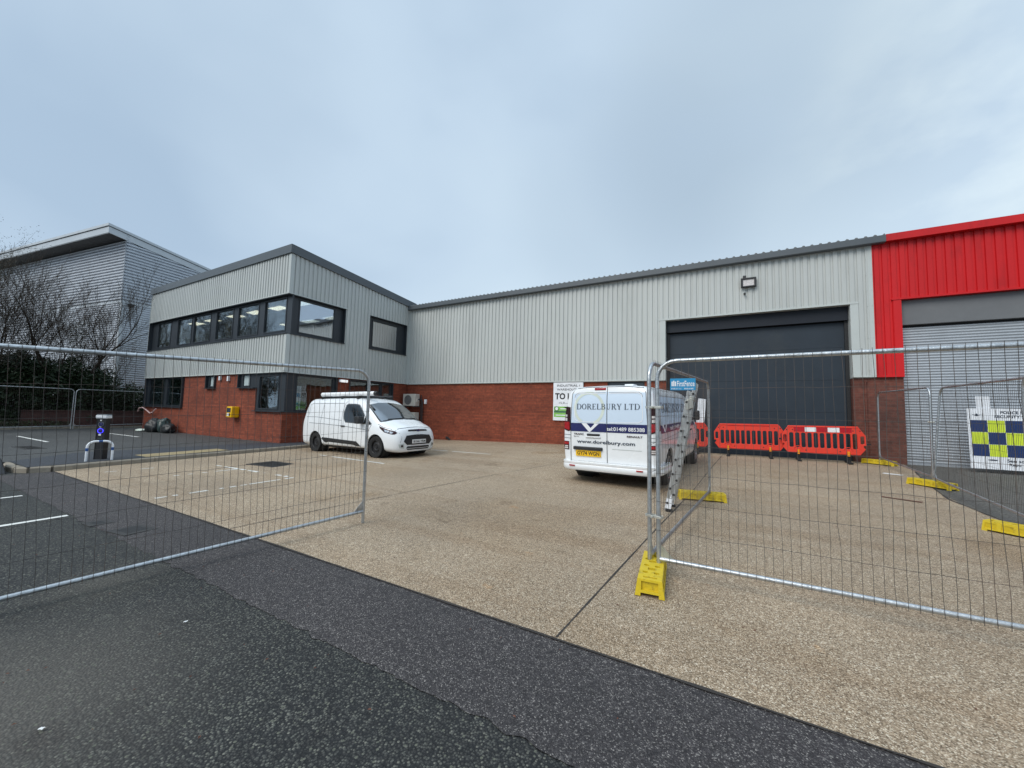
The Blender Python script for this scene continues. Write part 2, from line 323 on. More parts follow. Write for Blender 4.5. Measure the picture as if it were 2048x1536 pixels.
mat('white_vinyl', (.82, .83, .84), .35)
mat('letter_dark', (.02, .035, .06), .5)
mat('letter_black', (.01, .01, .012), .5)
mat('black_plastic', (.018, .019, .021), .5, 0, .2, 8, bump=.15, bscale=200)
mat('rubber', (.011, .011, .011), .85, 0, .3, 12, dirt=((.06, .055, .05), .5, 6))
mat('steel_black', (.022, .022, .023), .5, .3)
mat('alloy', (.42, .43, .45), .3, .8)
mat('chrome', (.75, .76, .78), .12, 1)
mat('lamp_silver', (.65, .67, .70), .15, .8, .3, 14)
mat('lamp_red', (.35, .008, .012), .15, 0, .3, 20, coat=1)
mat('lamp_clear', (.62, .58, .56), .12, 0, .2, 15, coat=1)
mat('lamp_smoke', (.028, .008, .010), .3, spec=.3)
mat('plate_yellow', (.80, .47, .01), .35)
mat('plate_white', (.78, .78, .76), .35)
mat('galv', (.47, .49, .50), .36, .8, .22, 14, bump=.25, bscale=70, dirt=((.22, .22, .22), .6, 22))
mat('wire', (.085, .075, .068), .6, .3, .4, 3, dirt=((.16, .08, .045), .7, 1.5))
mat('clip_steel', (.55, .55, .50), .35, .6)
mat('block_yellow', (.62, .45, .012), .55, 0, .14, 9, bump=.3, bscale=60, dirt=((.07, .05, .02), 1.0, 9))
mat('barrier_red', (.72, .045, .022), .42, 0, .1, 3, bump=.1, bscale=30, dirt=((.35, .03, .02), .4, 6))
mat('reflect_red', (.42, .002, .012), .4)
mat('reflect_white', (.80, .81, .82), .3)
mat('orange', (.85, .30, .01), .4)
mat('alu', (.52, .53, .52), .36, .7, .12, 10)
mat('sign_white', (.78, .80, .83), .4)
mat('sign_green', (.22, .50, .09), .45)
mat('sign_dkgreen', (.05, .16, .07), .45)
mat('sign_blue', (.02, .26, .50), .4)
mat('police_yellow', (.58, .70, .03), .4)
mat('police_blue', (.005, .025, .11), .4)
mat('ac_cream', (.52, .50, .45), .5, 0, .06, 3)
mat('ac_grille', (.16, .16, .16), .6)
mat('defib_yellow', (.85, .48, .0), .4)
mat('blue_ring', (.05, .05, .8), .4, emit=(.06, .05, 1), es=2.0)
mat('ring_grey', (.12, .14, .17), .4)
mat('band_blue', (.01, .08, .28), .4)
mat('bin_bag', (.014, .016, .018), .5, 0, .2, 6, bump=.8, bscale=9)
mat('tarp_green', (.03, .05, .048), .4, bump=.5, bscale=12)
mat('pink_cable', (.62, .42, .40), .5)
mat('wood_panel', (.115, .07, .035), .6, 0, .2, 6, stretch=(8, 8, .5))
mat('poster', (.55, .6, .66), .5)
mat('kerb_stone', (.27, .235, .185), .85, 0, .22, 6, bump=.5, bscale=80, dirt=((.12, .085, .06), .7, 3))
mat('soil', (.05, .038, .025), .95, 0, .35, 5, bump=1, bscale=20)
mat('bark', (.038, .028, .019), .9, 0, .3, 12, bump=.6, bscale=40)
mat('bark_light', (.10, .08, .055), .9, 0, .3, 12)
mat('leaf_dark', (.020, .036, .014), .5, 0, .5, 1.3, spec=.35)
mat('leaf_ivy', (.035, .05, .016), .45, 0, .45, 1.6)
mat('leaf_pine', (.07, .075, .06), .7, 0, .4, 1.5)
mat('iron_cover', (.06, .058, .055), .6, .5, .3, 25, bump=.8, bscale=60)
mat('joint_seal', (.035, .030, .026), .85, 0, .3, 8)
mat('paper', (.78, .78, .76), .6)
mat('tactile', (.30, .235, .125), .85, 0, .15, 10, bump=.5, bscale=50)
mat('rust', (.13, .05, .03), .8, .2, .3, 10)
def worn_paint():
    m = mat('line_paint', (.68, .68, .64), .7, 0, .08, 6); N, L = nodes(m); b = N['Principled BSDF']
    return m
worn_paint()
ground_mat('asphalt', 80, [(0, (.021, .0205, .0195)), (.45, (.043, .043, .0385)), (.8, (.079, .080, .068)), (1, (.15, .148, .12))], big=(.78, 1.2, .3), rough=.68, bump=.9, gap=((.012, .0125, .0125), .36, .60), spots=(40, .80, (.105, .108, .082), .27), patchy=[(-3.2, .2, .3, 1.7, (.115, .104, .088), .6), (-4.6, 1.25, .0, .7, (.11, .10, .08), .4), (-1.0, .7, .0, .6, (.08, .078, .06), .35)], stains=[(.7, .60, .14, (1.75, 1.5, 1.3), .7, 3.1), (2.2, .62, .06, (.55, .5, .5), .5, 8)])
ground_mat('asphalt_patch', 170, [(0, (.021, .018, .0185)), (.6, (.042, .037, .038)), (.88, (.080, .073, .070)), (1, (.25, .23, .21))], big=(.8, 1.2, .5), rough=.7, bump=.6, spots=(90, .9, (.30, .28, .26), .16))
ground_mat('path_tarmac', 120, [(0, (.025, .028, .034)), (1, (.062, .068, .078))], big=(.85, 1.15, .5), rough=.75, bump=.4)
ground_mat('parking_tarmac', 80, [(0, (.03, .032, .034)), (.7, (.07, .072, .07)), (1, (.13, .13, .12))], big=(.8, 1.2, .4), rough=.72, bump=.5)
ground_mat('old_tarmac', 90, [(0, (.05, .047, .042)), (.7, (.11, .105, .092)), (1, (.17, .16, .14))], big=(.8, 1.2, .5), rough=.75, bump=.5, stains=[(1.4, .6, .1, (.6, .6, .6), .6, 5)])
ground_mat('exposed_concrete', 165, [(0, (.115, .080, .049)), (.28, (.235, .172, .108)), (.6, (.36, .272, .182)), (.85, (.47, .37, .262)), (1, (.72, .63, .49))], big=(.80, 1.12, .32), rough=.74, bump=.55, spots=(60, .88, (.58, .49, .38), .2), fine=.85, track=True,
    stains=[(.55, .56, .12, (.74, .66, .56), .8, 2), (1.6, .62, .05, (.55, .5, .45), .5, 6), (.25, .52, .2, (.86, .80, .72), .8, 11), (3.0, .66, .06, (1.25, 1.0, .75), .6, 4)])

# ------------------------------------------------------------------ camera
yaw, pitch, roll, F = .51438, .070309, .02593, 770.0
f = Vector((-math.sin(yaw)*math.cos(pitch), math.cos(yaw)*math.cos(pitch), math.sin(pitch)))
r = Vector((math.cos(yaw), math.sin(yaw), 0)); u = r.cross(f)
r2 = math.cos(roll)*r+math.sin(roll)*u; u2 = -math.sin(roll)*r+math.cos(roll)*u
cd = bpy.data.cameras.new('Camera'); cam = bpy.data.objects.new('Camera', cd); col.objects.link(cam)
cam.matrix_world = Matrix(((r2.x, u2.x, -f.x, 0), (r2.y, u2.y, -f.y, 0), (r2.z, u2.z, -f.z, 1.55), (0, 0, 0, 1)))
cd.sensor_width = 36; cd.lens = F/2048*36; cd.clip_start = .05; cd.clip_end = 2000
sc.camera = cam

# ------------------------------------------------------------------ world + sun
SUN_EL, SUN_AZ = R(44), R(200)   # azimuth measured clockwise from +y
w = bpy.data.worlds.new('World'); sc.world = w; w.use_nodes = True
N, L = w.node_tree.nodes, w.node_tree.links; bg = N['Background']
sky = N.new('ShaderNodeTexSky'); sky.sky_type = 'NISHITA'; sky.sun_disc = False; sky.sun_elevation = SUN_EL; sky.sun_rotation = SUN_AZ
tc = N.new('ShaderNodeTexCoord'); mp = N.new('ShaderNodeMapping'); mp.inputs['Scale'].default_value = (1, 1, 1.7); mp.inputs['Location'].default_value = (.35, .2, .1); L.new(tc.outputs['Generated'], mp.inputs[0])
nz = N.new('ShaderNodeTexNoise'); nz.inputs['Scale'].default_value = 1.35; nz.inputs['Detail'].default_value = 4.5; nz.inputs['Roughness'].default_value = .42; nz.inputs['Distortion'].default_value = .25; L.new(mp.outputs[0], nz.inputs['Vector'])
rp = N.new('ShaderNodeValToRGB'); L.new(nz.outputs['Fac'], rp.inputs[0]); e = rp.color_ramp.elements
e[0].position = .30; e[0].color = (.40, .525, .67, 1); e[1].position = .74; e[1].color = (.60, .73, .84, 1)
em = e.new(.5); em.color = (.52, .65, .785, 1)
def dotmask(d, a, b_, amt):
    dp = N.new('ShaderNodeVectorMath'); dp.operation = 'DOT_PRODUCT'; L.new(tc.outputs['Generated'], dp.inputs[0]); dp.inputs[1].default_value = Vector(d).normalized()
    mr = N.new('ShaderNodeMapRange'); mr.interpolation_type = 'SMOOTHSTEP'; mr.inputs[1].default_value = a; mr.inputs[2].default_value = b_; mr.inputs[3].default_value = 0; mr.inputs[4].default_value = amt; L.new(dp.outputs['Value'], mr.inputs[0]); return mr
# thin place in the cloud, broken up by finer noise
d1 = f*770+r2*980+u2*560
mk = dotmask(d1, .955, 1.0, 1.0)
n2 = N.new('ShaderNodeTexNoise'); n2.inputs['Scale'].default_value = 4.5; n2.inputs['Detail'].default_value = 5; L.new(mp.outputs[0], n2.inputs['Vector'])
q = N.new('ShaderNodeMapRange'); q.inputs[1].default_value = .4; q.inputs[2].default_value = .65; q.inputs[3].default_value = 0; q.inputs[4].default_value = 1; L.new(n2.outputs['Fac'], q.inputs[0])
qq = N.new('ShaderNodeMath'); qq.operation = 'MULTIPLY'; L.new(mk.outputs[0], qq.inputs[0]); L.new(q.outputs[0], qq.inputs[1])
m1 = N.new('ShaderNodeMix'); m1.data_type = 'RGBA'; L.new(qq.outputs[0], m1.inputs[0]); L.new(rp.outputs[0], m1.inputs[6]); m1.inputs[7].default_value = (.74, .86, .92, 1)
# two darker banks of cloud
last = m1.outputs[2]
for px_, py_, rad_, am_ in ((1500, 230, .93, .20), (1250, 420, .95, .12), (380, 130, .95, .09)):
    dk = dotmask(f*770+r2*(px_-1024)-u2*(py_-768), rad_, 1.0, am_); qd = N.new('ShaderNodeMath'); qd.operation = 'MULTIPLY'; L.new(dk.outputs[0], qd.inputs[0]); md_ = N.new('ShaderNodeMapRange'); md_.inputs[1].default_value = .35; md_.inputs[2].default_value = .6; md_.inputs[3].default_value = .45; md_.inputs[4].default_value = 1.2; L.new(nz.outputs['Fac'], md_.inputs[0]); L.new(md_.outputs[0], qd.inputs[1])
    mk_ = N.new('ShaderNodeMix'); mk_.data_type = 'RGBA'; L.new(qd.outputs[0], mk_.inputs[0]); L.new(last, mk_.inputs[6]); mk_.inputs[7].default_value = (.14, .22, .32, 1); last = mk_.outputs[2]
# overcast sky is brighter overhead, above what the camera sees
zen = dotmask((0, 0, 1), .80, 1.0, 1.0)
z1 = N.new('ShaderNodeMath'); z1.operation = 'MULTIPLY_ADD'; L.new(zen.outputs[0], z1.inputs[0]); z1.inputs[1].default_value = 1.3; z1.inputs[2].default_value = 1.0
vs_ = N.new('ShaderNodeVectorMath'); vs_.operation = 'SCALE'; L.new(last, vs_.inputs[0]); L.new(z1.outputs[0], vs_.inputs['Scale'])
v10 = N.new('ShaderNodeVectorMath'); v10.operation = 'SCALE'; v10.inputs['Scale'].default_value = 10; L.new(vs_.outputs[0], v10.inputs[0])
ms = N.new('ShaderNodeMix'); ms.data_type = 'RGBA'; ms.inputs[0].default_value = .95; L.new(sky.outputs[0], ms.inputs[6]); L.new(v10.outputs[0], ms.inputs[7])
L.new(ms.outputs[2], bg.inputs[0]); bg.inputs[1].default_value = .1
sd = bpy.data.lights.new('Sun', 'SUN'); so = bpy.data.objects.new('Sun', sd); col.objects.link(so)
sd.energy = 2.0; sd.angle = R(35); sd.color = (1, .96, .90)
sv = Vector((math.sin(SUN_AZ)*math.cos(SUN_EL), math.cos(SUN_AZ)*math.cos(SUN_EL), math.sin(SUN_EL)))
so.rotation_euler = sv.to_track_quat('Z', 'Y').to_euler()
sc.view_settings.view_transform = 'Standard'; sc.view_settings.look = 'None'; sc.view_settings.exposure = 0.15; sc.view_settings.gamma = 1
sc.render.resolution_x = 1024; sc.render.resolution_y = 768

# ------------------------------------------------------------------ ground
def sheet(name, us, vs, fn, m, kind='structure', parent=None):
    mb = MB(); nu = len(us)
    for v in vs:
        for uu in us: mb.v.append(fn(uu, v))
    for j in range(len(vs)-1):
        for i in range(nu-1): mb.f.append([j*nu+i, j*nu+i+1, (j+1)*nu+i+1, (j+1)*nu+i]); mb.m.append(0)
    o = mb.build(name, m, parent, fixn=False)
    if kind: o['kind'] = kind
    return o
def lin(a, b, n): return [a+(b-a)*i/n for i in range(n+1)]
xs = [-600, -300, -120, -60]+lin(-40, 14, 54)+[30, 80, 200, 600]
ys = [-600, -200, -60, -20, -6]+lin(-2, 16, 36)+[30, 80, 200, 600]
sheet('ground', xs, ys, lambda x, y: (x, y, zg(x, y)), M['asphalt'])
def xk(y): return interp(y, [2.15, 8.65, 14.9], [-12.56, -13.40, -13.75])
def jit(x, s, a): return a*(noise.noise(Vector((x*2.3, s, 0)))+.8*noise.noise(Vector((x*9, s+5, 0)))+.5*noise.noise(Vector((x*27, s+9, 0))))
ex = lin(-12.6, 12, 820)
sheet('tarmac_patch', ex, lin(1.69, 2.5, 3), lambda x, y: (x, y+(jit(x, 1, .035) if y < 1.7 else 0), zg(x, y)+.004), M['asphalt_patch'])
def conc(u_, v):
    # v in 0..1 from the front edge to the wall
    y0 = 2.478+jit(u_, 4, .012); y = y0+(14.85-y0)*v
    xe = interp(y, [2, 7.7, 9.6, 11.5, 13.3, 15], [3.42, 3.36, 3.3, 3.62, 4.0, 4.25])
    t = (u_+12.6)/(12.6+4.3); x = xk(y)+.0+(xe-xk(y))*t
    return (x, y, zg(x, y)+.009)
sheet('concrete_yard', lin(-12.6, 4.3, 560), [0, .004, .02, .05]+lin(.1, 1, 18), conc, M['exposed_concrete'])
sheet('side_yard', lin(0, 1, 14), lin(2.5, 14.9, 24), lambda t, y: ((lambda xe: (xe+(16-xe)*t, y, zg(xe+(16-xe)*t, y)+.006))(interp(y, [2, 7.7, 9.6, 11.5, 13.3, 15], [3.3, 3.2, 3.15, 3.4, 3.8, 4.1]))), M['old_tarmac'])
def strip(mb, pts, w, dz=.014, fn=zg, jitter=0):
    n = len(pts)
    for i in range(n-1):
        a = Vector((pts[i][0], pts[i][1], 0)); b = Vector((pts[i+1][0], pts[i+1][1], 0)); t = (b-a).normalized(); nn = Vector((-t.y, t.x, 0))*w/2
        k = max(1, int((b-a).length/.25))
        for j in range(k):
            p = a+(b-a)*j/k; q_ = a+(b-a)*(j+1)/k
            w1 = 1+jitter*noise.noise(p*7); w2 = 1+jitter*noise.noise(q_*7)
            mb.add([(c.x, c.y, fn(c.x, c.y)+dz) for c in (p-nn*w1, q_-nn*w2, q_+nn*w2, p+nn*w1)], [(0, 1, 2, 3)])
mb = MB(); strip(mb, [(-1.02, 2.49), (-.86, 4.73), (-.6, 8), (-.4, 11.5), (-.18, 14.8)], .015, .012, jitter=1.1)
strip(mb, [(-5.25, 2.49), (-5.04, 4.24), (-4.6, 7), (-4.11, 9.4), (-3.6, 14.8)], .014, .012, jitter=.9)
strip(mb, [(-9.4, 2.49), (-9.0, 7), (-8.4, 14.8)], .012, .012, jitter=.9)
strip(mb, [(-12.4, 2.468), (3.35, 2.475)], .018, .0115, jitter=1.5)
strip(mb, [(3.40, 2.6), (3.34, 7.7), (3.28, 9.6), (3.6, 11.5), (3.98, 13.3)], .03, .0125, jitter=1)
jo = mb.build('yard_joints', M['joint_seal'], fixn=False); jo['kind'] = 'structure'
# raised parking platform and footpath behind the kerb
def plat(x, y):
    t = 1.0 if (x > -14.75 and y > 2.1) else min(1, max(0, (y+.2)/2.2))
    return zg(x, y)+.115*t
def pfn(t, y):
    xr = -14.14 if y < 2.12 else xk(y)-.13
    x = -29.3+(xr+29.3)*t; return (x, y, plat(x, y)+.002)
sheet('car_park', lin(0, 1, 40), [-.2, .3, .8, 1.3, 1.8, 2.1, 2.121]+lin(2.6, 15.2, 30), pfn, M['parking_tarmac'])
def path(t, y):
    xl = -15.4 if y > 3.4 else -15.4+(3.4-y)*.9
    xl = max(xl, -16); x = xl+(xk(y)-.13-xl)*t; return (x, y, plat(x, y)+.007)
sheet('footpath', lin(0, 1, 8), lin(2.125, 14.8, 30), path, M['path_tarmac'])
# kerb stones
mb = MB()
kp = [(-14.12, 2.10), (-13.9, 2.05), (-13.3, 2.02), (-12.95, 2.05), (-12.72, 2.18), (-12.6, 2.45)]
y = 3.3
while y < 14.8: kp.append((xk(y)-.065, y)); y += .915
for i in range(len(kp)-1):
    a = Vector((*kp[i], 0)); b = Vector((*kp[i+1], 0)); t = (b-a).normalized(); nn = Vector((-t.y, t.x, 0)); g = .006 if i > 4 else 0
    a2 = a+t*g; b2 = b-t*g; o_ = random.uniform(-.004, .004)
    sec = [(-.065, -.1), (-.065, .095), (-.045, .118), (.065, .118), (.065, -.1)]
    n0 = len(mb.v)
    for p in (a2, b2):
        for so_, zz in sec:
            c = p+nn*so_; mb.v.append((c.x, c.y, zg(p.x, p.y)+zz+o_))
    for k in range(4): mb.f.append([n0+k, n0+k+1, n0+5+k+1, n0+5+k]); mb.m.append(0)
    mb.f.append([n0+k for k in range(5)]); mb.f.append([n0+5+k for k in range(5)]); mb.m += [0, 0]
ko = mb.build('kerb', M['kerb_stone']); ko['kind'] = 'structure'
# bed edge kerb at the far side of the car park + soil
mb = MB(); 
for i in range(16):
    y0 = -3+i*.92
    if y0 > 8.2: break
    mb.box(-29.0, -28.88, y0, y0+.905, -.1, .19)
ko = mb.build('bed_kerb', M['kerb_stone'], bevel=.01); ko['kind'] = 'structure'
sheet('soil_bed', lin(-60, -29.0, 20), lin(-20, 30, 30), lambda x, y: (x, y, .14+.10*noise.noise(Vector((x, y, 0)))+min(.35, (-x-29)*.05)), M['soil'])
# painted markings
mb = MB(); G = lambda x, y: zg(x, y)
strip(mb, [(-7.62, -3.4), (-7.62, 1.665)], .085, .005, jitter=.25)
strip(mb, [(-9.77, -3.4), (-9.74, 1.62)], .085, .005, jitter=.25)
strip(mb, [(-12.0, -3.4), (-11.98, .4)], .085, .005, jitter=.25)
dash = lambda a, b, segs: [((a[0]+(b[0]-a[0])*s0, a[1]+(b[1]-a[1])*s0), (a[0]+(b[0]-a[0])*s1, a[1]+(b[1]-a[1])*s1)) for s0, s1 in segs]
for p, q_ in dash((-7.83, 2.62), (-7.80, 4.80), [(0, .07), (.1, .13), (.2, .32), (.4, .43), (.47, .52), (.55, .6), (.62, .88), (.92, 1)])+dash((-10.9, 4.76), (-8.0, 4.80), [(0, .09), (.14, .34), (.37, .44), (.48, .62), (.7, .71), (.86, .92), (.96, 1)])+\
        dash((-9.96, 3.6), (-9.88, 4.74), [(0, .08), (.2, .28), (.42, .5), (.62, 1)])+dash((-10.9, 7.48), (-7.82, 7.2), [(0, .12), (.22, .7), (.72, 1)])+dash((-11.2, 10.6), (-6.6, 10.4), [(.3, .38), (.45, .62), (.66, 1)]):
    strip(mb, [p, q_], .062, .014, jitter=.9)
for p, q_ in dash((-11.6, 3.0), (-11.5, 4.9), [(0, .1), (.3, .42)]): strip(mb, [p, q_], .05, .014, jitter=.9)
for (a, b) in [((-23.6, 3.64), (-19.9, 3.72)), ((-24.0, 6.2), (-20.9, 6.3))]: strip(mb, [a, b], .09, .009, plat, jitter=.4)
lo_ = mb.build('painted_markings', M['line_paint'], fixn=False); lo_['kind'] = 'structure'
sheet('tactile_paving', lin(-13.75, -13.0, 3), lin(4.1, 6.1, 4), lambda x, y: (x-.13*(y-4), y, plat(x, y)+.011), M['tactile'])
# ================================================================== buildings
WY = 14.76; OX = -14.63; OY = 8.38
def rects(a0, a1, z0, z1, ops):
    """split a wall rectangle around openings (a0,a1,z0,z1)"""
    As = sorted(set([a0, a1]+[min(max(v, a0), a1) for o in ops for v in o[:2]])); out = []
    for i in range(len(As)-1):
        lo, hi = As[i], As[i+1]; mid = (lo+hi)/2; cuts = sorted([(max(o[2], z0), min(o[3], z1)) for o in ops if o[0] < mid < o[1]]); z = z0
        for c in cuts:
            if c[0] > z+1e-4: out.append((lo, hi, z, c[0]))
            z = max(z, c[1])
        if z < z1-1e-4: out.append((lo, hi, z, z1))
    # merge neighbours with the same z range
    out.sort(key=lambda t: (t[2], t[3], t[0])); res = []
    for t in out:
        if res and abs(res[-1][1]-t[0]) < 1e-6 and res[-1][2:] == t[2:]: res[-1] = (res[-1][0], t[1], t[2], t[3])
        else: res.append(t)
    return res
def ribs(a0, a1, pitch=.185, rib=.055, sl=.012, depth=.032):
    """trapezoid profile: wide crowns, narrow valleys. returns (a, outward offset)"""
    pts = []; k = math.floor(a0/pitch)-1
    while k*pitch < a1+pitch:
        c = k*pitch; pts += [(c-rib/2-sl, depth), (c-rib/2, 0), (c+rib/2, 0), (c+rib/2+sl, depth)]; k += 1
    res = []
    for i in range(len(pts)-1):
        (p, o), (q_, s) = pts[i], pts[i+1]
        if q_ <= a0 or p >= a1: continue
        def at(t): return o+(s-o)*(t-p)/(q_-p)
        lo = max(p, a0); hi = min(q_, a1)
        if not res: res.append((lo, at(lo)))
        res.append((hi, at(hi)))
    return res
def clad(mb, axis, a0, a1, plane, sgn, z0, z1, **kw):
    """axis 'x': wall facing sgn*y ; axis 'y': wall facing sgn*x.  z1 may be a function of a"""
    P = ribs(a0, a1, **kw); n0 = len(mb.v)
    for a, o in P:
        zz = z1(a) if callable(z1) else z1
        for z in (z0, zz):
            mb.v.append((a, plane+sgn*o, z) if axis == 'x' else (plane+sgn*o, a, z))
    for i in range(len(P)-1):
        k = n0+2*i; mb.f.append([k, k+2, k+3, k+1]); mb.m.append(mb.cur)
def wallbox(mb, axis, a0, a1, p0, p1, z0, z1):
    if axis == 'x': mb.box(a0, a1, p0, p1, z0, z1)
    else: mb.box(p0, p1, a0, a1, z0, z1)
def fixings(mb, axis, a0, a1, plane, sgn, z, pitch=.185):
    k = math.ceil(a0/pitch)
    while k*pitch < a1:
        a = k*pitch; p = plane+sgn*.006
        if axis == 'x': mb.box(a-.012, a+.012, min(plane, p), max(plane, p), z-.012, z+.012)
        else: mb.box(min(plane, p), max(plane, p), a-.012, a+.012, z-.012, z+.012)
        k += 1

# ---------------- warehouse
wh = empty('warehouse', (-6, WY, 0), label='long grey ribbed warehouse unit over red brick with a big dark blue roller door', cat='warehouse')
mb = MB()
doorop = (-1.98, 3.17, -1, 5.03)
for a0, a1, z0, z1 in rects(OX-.0, 3.705, 2.83, 6.74, [doorop]): clad(mb, 'x', a0, a1, WY, -1, z0, z1)
mb.build('cladding', M['cladding'], wh, world=True, fixn=False)
mb = MB()
for a0, a1, z0, z1 in rects(-34, 3.70, 2.78, 6.7, [doorop]): mb.box(a0, a1, WY+.02, WY+.3, z0, z1)
mb.box(-34, -33.7, WY+.3, 44, 0, 6.7); mb.box(3.5, 3.7, WY+.3, 44, 0, 6.7); mb.box(-34, 3.7, 44, 44.3, 0, 6.7)
mb.build('backing_wall', M['cladding_trim'], wh, world=True)
mb = MB()   # drips, jamb and lintel flashings, screw heads
mb.box(OX, -2.0, WY-.055, WY+.02, 2.795, 2.835)
mb.box(-2.20, 3.36, WY-.05, WY+.25, 4.985, 5.035)
mb.box(-2.16, -1.985, WY-.042, WY+.30, 2.80, 4.983); mb.box(3.172, 3.36, WY-.042, WY+.30, 2.80, 4.983)
mb.box(3.362, 3.70, WY-.045, WY+.02, 2.80, 2.835)
mb.box(3.60, 3.703, WY-.040, WY-.0335, 2.84, 6.68)
mb.box(OX, OX+.10, WY-.06, WY-.036, 2.84, 6.68)
fixings(mb, 'x', OX+.2, -2.2, WY, -1, 2.90); fixings(mb, 'x', OX+.2, 3.6, WY, -1, 6.56); fixings(mb, 'x', -1.9, 3.1, WY, -1, 5.12); fixings(mb, 'x', OX+.2, -2.2, WY, -1, 4.7)
for k in range(8): mb.box(3.545, 3.565, WY-.046, WY-.034, 3.0+k*.47, 3.02+k*.47); mb.box(3.655, 3.675, WY-.046, WY-.034, 3.0+k*.47, 3.02+k*.47)
mb.build('flashing', M['cladding_trim'], wh, world=True)
mb = MB()
for a0, a1, z0, z1 in rects(-34, -1.98, -.3, 2.79, [(-4.10, -2.72, 1.55, 2.79)]): mb.box(a0, a1, WY+.035, WY+.30, z0, z1)
mb.build('brick_wall', M['brick_red'], wh, world=True)
mb = MB(); mb.box(3.18, 3.70, WY+.035, WY+.36, -.1, 2.79); mb.build('brick_pier', M['brick_brown'], wh, world=True)
fr = MB(); fr.box(-4.10, -4.03, WY+.08, WY+.16, 1.55, 2.79); fr.box(-2.79, -2.72, WY+.08, WY+.16, 1.55, 2.79); fr.box(-4.03, -2.79, WY+.08, WY+.16, 1.55, 1.62); fr.box(-4.03, -2.79, WY+.08, WY+.16, 2.72, 2.79)
wf = fr.build('window', M['anthracite'], wh, world=True); p = MB(); p.box(-4.03, -2.79, WY+.11, WY+.125, 1.62, 2.72); p.build('pane', M['van_glass'], wf, world=True)
mb = MB()  # drain pipe stub and brackets on the pier
mb.tube([(3.46, WY+.0, 2.72), (3.46, WY+.0, .36)], .022, 8)
for z in (2.66, 1.55, .95): mb.box(3.43, 3.49, WY-.02, WY+.036, z, z+.05)
mb.build('conduit', M['brick_brown'], wh, world=True)
# gutter + roof
mb = MB(); prof = [(WY-.05, 6.68), (WY-.20, 6.68), (WY-.215, 6.70), (WY-.215, 6.885), (WY-.19, 6.885), (WY-.19, 6.72), (WY-.05, 6.72)]
mb.prism([(a, b) for a, b in prof], lambda a, b, d: (d, a, b), OX-.02, 3.98); mb.build('gutter', M['fascia_grey'], wh, world=True)
mb = MB(); P = []
k = 0; x = OX-14
while x < 4.0: P += [(x, 0), (x+.035, .045), (x+.075, .045), (x+.11, 0)]; x += .21
n0 = 0
for a, o in P:
    for (yy, zz) in ((WY-.15, 6.885), (WY-.15, 6.90), (30, 8.35)): mb.v.append((min(a, 3.98), yy, zz+(o if zz != 6.885 else -.03)))
for i in range(len(P)-1):
    for j in range(2): k = 3*i+j; mb.f.append([k, k+3, k+4, k+1]); mb.m.append(0)
mb.quad((-34, 30, 8.3), (3.98, 30, 8.3), (3.98, 44.3, 6.8), (-34, 44.3, 6.8))
mb.build('roof', M['roof_sheet'], wh, world=True, fixn=False)
# roller door
mb = MB(); 
for z0, z1, dy in ((.1, .75, 0), (.755, 1.75, 0), (1.755, 2.75, 0), (2.755, 3.75, 0), (3.755, 4.52, 0)): mb.box(-1.90, 3.10, WY+.30+dy, WY+.36, z0, z1)
mb.box(-1.88, 3.08, WY+.285, WY+.30, .24, .36)
dr = mb.build('roller_door', M['door_blue'], wh, world=True)
mb = MB(); mb.box(-1.97, 3.16, WY+.17, WY+.50, 4.56, 5.02); mb.box(-1.97, 3.16, WY+.15, WY+.17, 4.555, 4.60); mb.build('door_housing', M['housing'], dr, world=True)
mb = MB(); mb.box(-1.98, -1.88, WY+.24, WY+.42, .0, 4.55); mb.build('door_guide', M['dark'], dr, world=True)
mb = MB(); mb.box(3.08, 3.17, WY+.24, WY+.42, .0, 4.55); mb.build('door_guide', M['dark'], dr, world=True)
mb = MB(); mb.box(-1.98, 3.18, WY+.37, WY+.45, 0, 5.0); mb.build('door_backing', M['dark'], dr, world=True)

# floodlight with sensor above the door
fl = empty('floodlight', (.60, WY-.04, 5.82), label='black framed floodlight on the grey cladding above the blue roller door', cat='floodlight')
mb = MB(); mb.box(.385, .445, WY-.16, WY-.07, 5.84, 6.15); mb.box(.765, .825, WY-.16, WY-.07, 5.84, 6.15); mb.box(.445, .765, WY-.16, WY-.07, 6.10, 6.15); mb.box(.445, .765, WY-.16, WY-.07, 5.84, 5.88); mb.box(.445, .765, WY-.09, WY-.07, 5.88, 6.10); mb.box(.56, .64, WY-.07, WY-.03, 5.88, 6.08)
mb.build('housing', M['black_plastic'], fl, world=True, bevel=.008)
mb = MB(); mb.box(.447, .763, WY-.128, WY-.12, 5.882, 6.098); mb.build('lens', M['lamp_clear'], fl, world=True)
mb = MB(); mb.box(.45, .54, WY-.13, WY-.03, 6.152, 6.24); mb.build('junction_box', M['black_plastic'], fl, world=True)
mb = MB(); 
mb.lathe([(0, -.10), (.028, -.10), (.034, -.06), (.034, -.03), (.012, -.02), (.012, .03)], 14, 'y', (.49, WY-.03, 5.64)); mb.build('motion_sensor', M['black_plastic'], None, thing=True, smooth=40)
tag(bpy.data.objects['motion_sensor'], 'small round black motion sensor just under the floodlight', 'sensor')

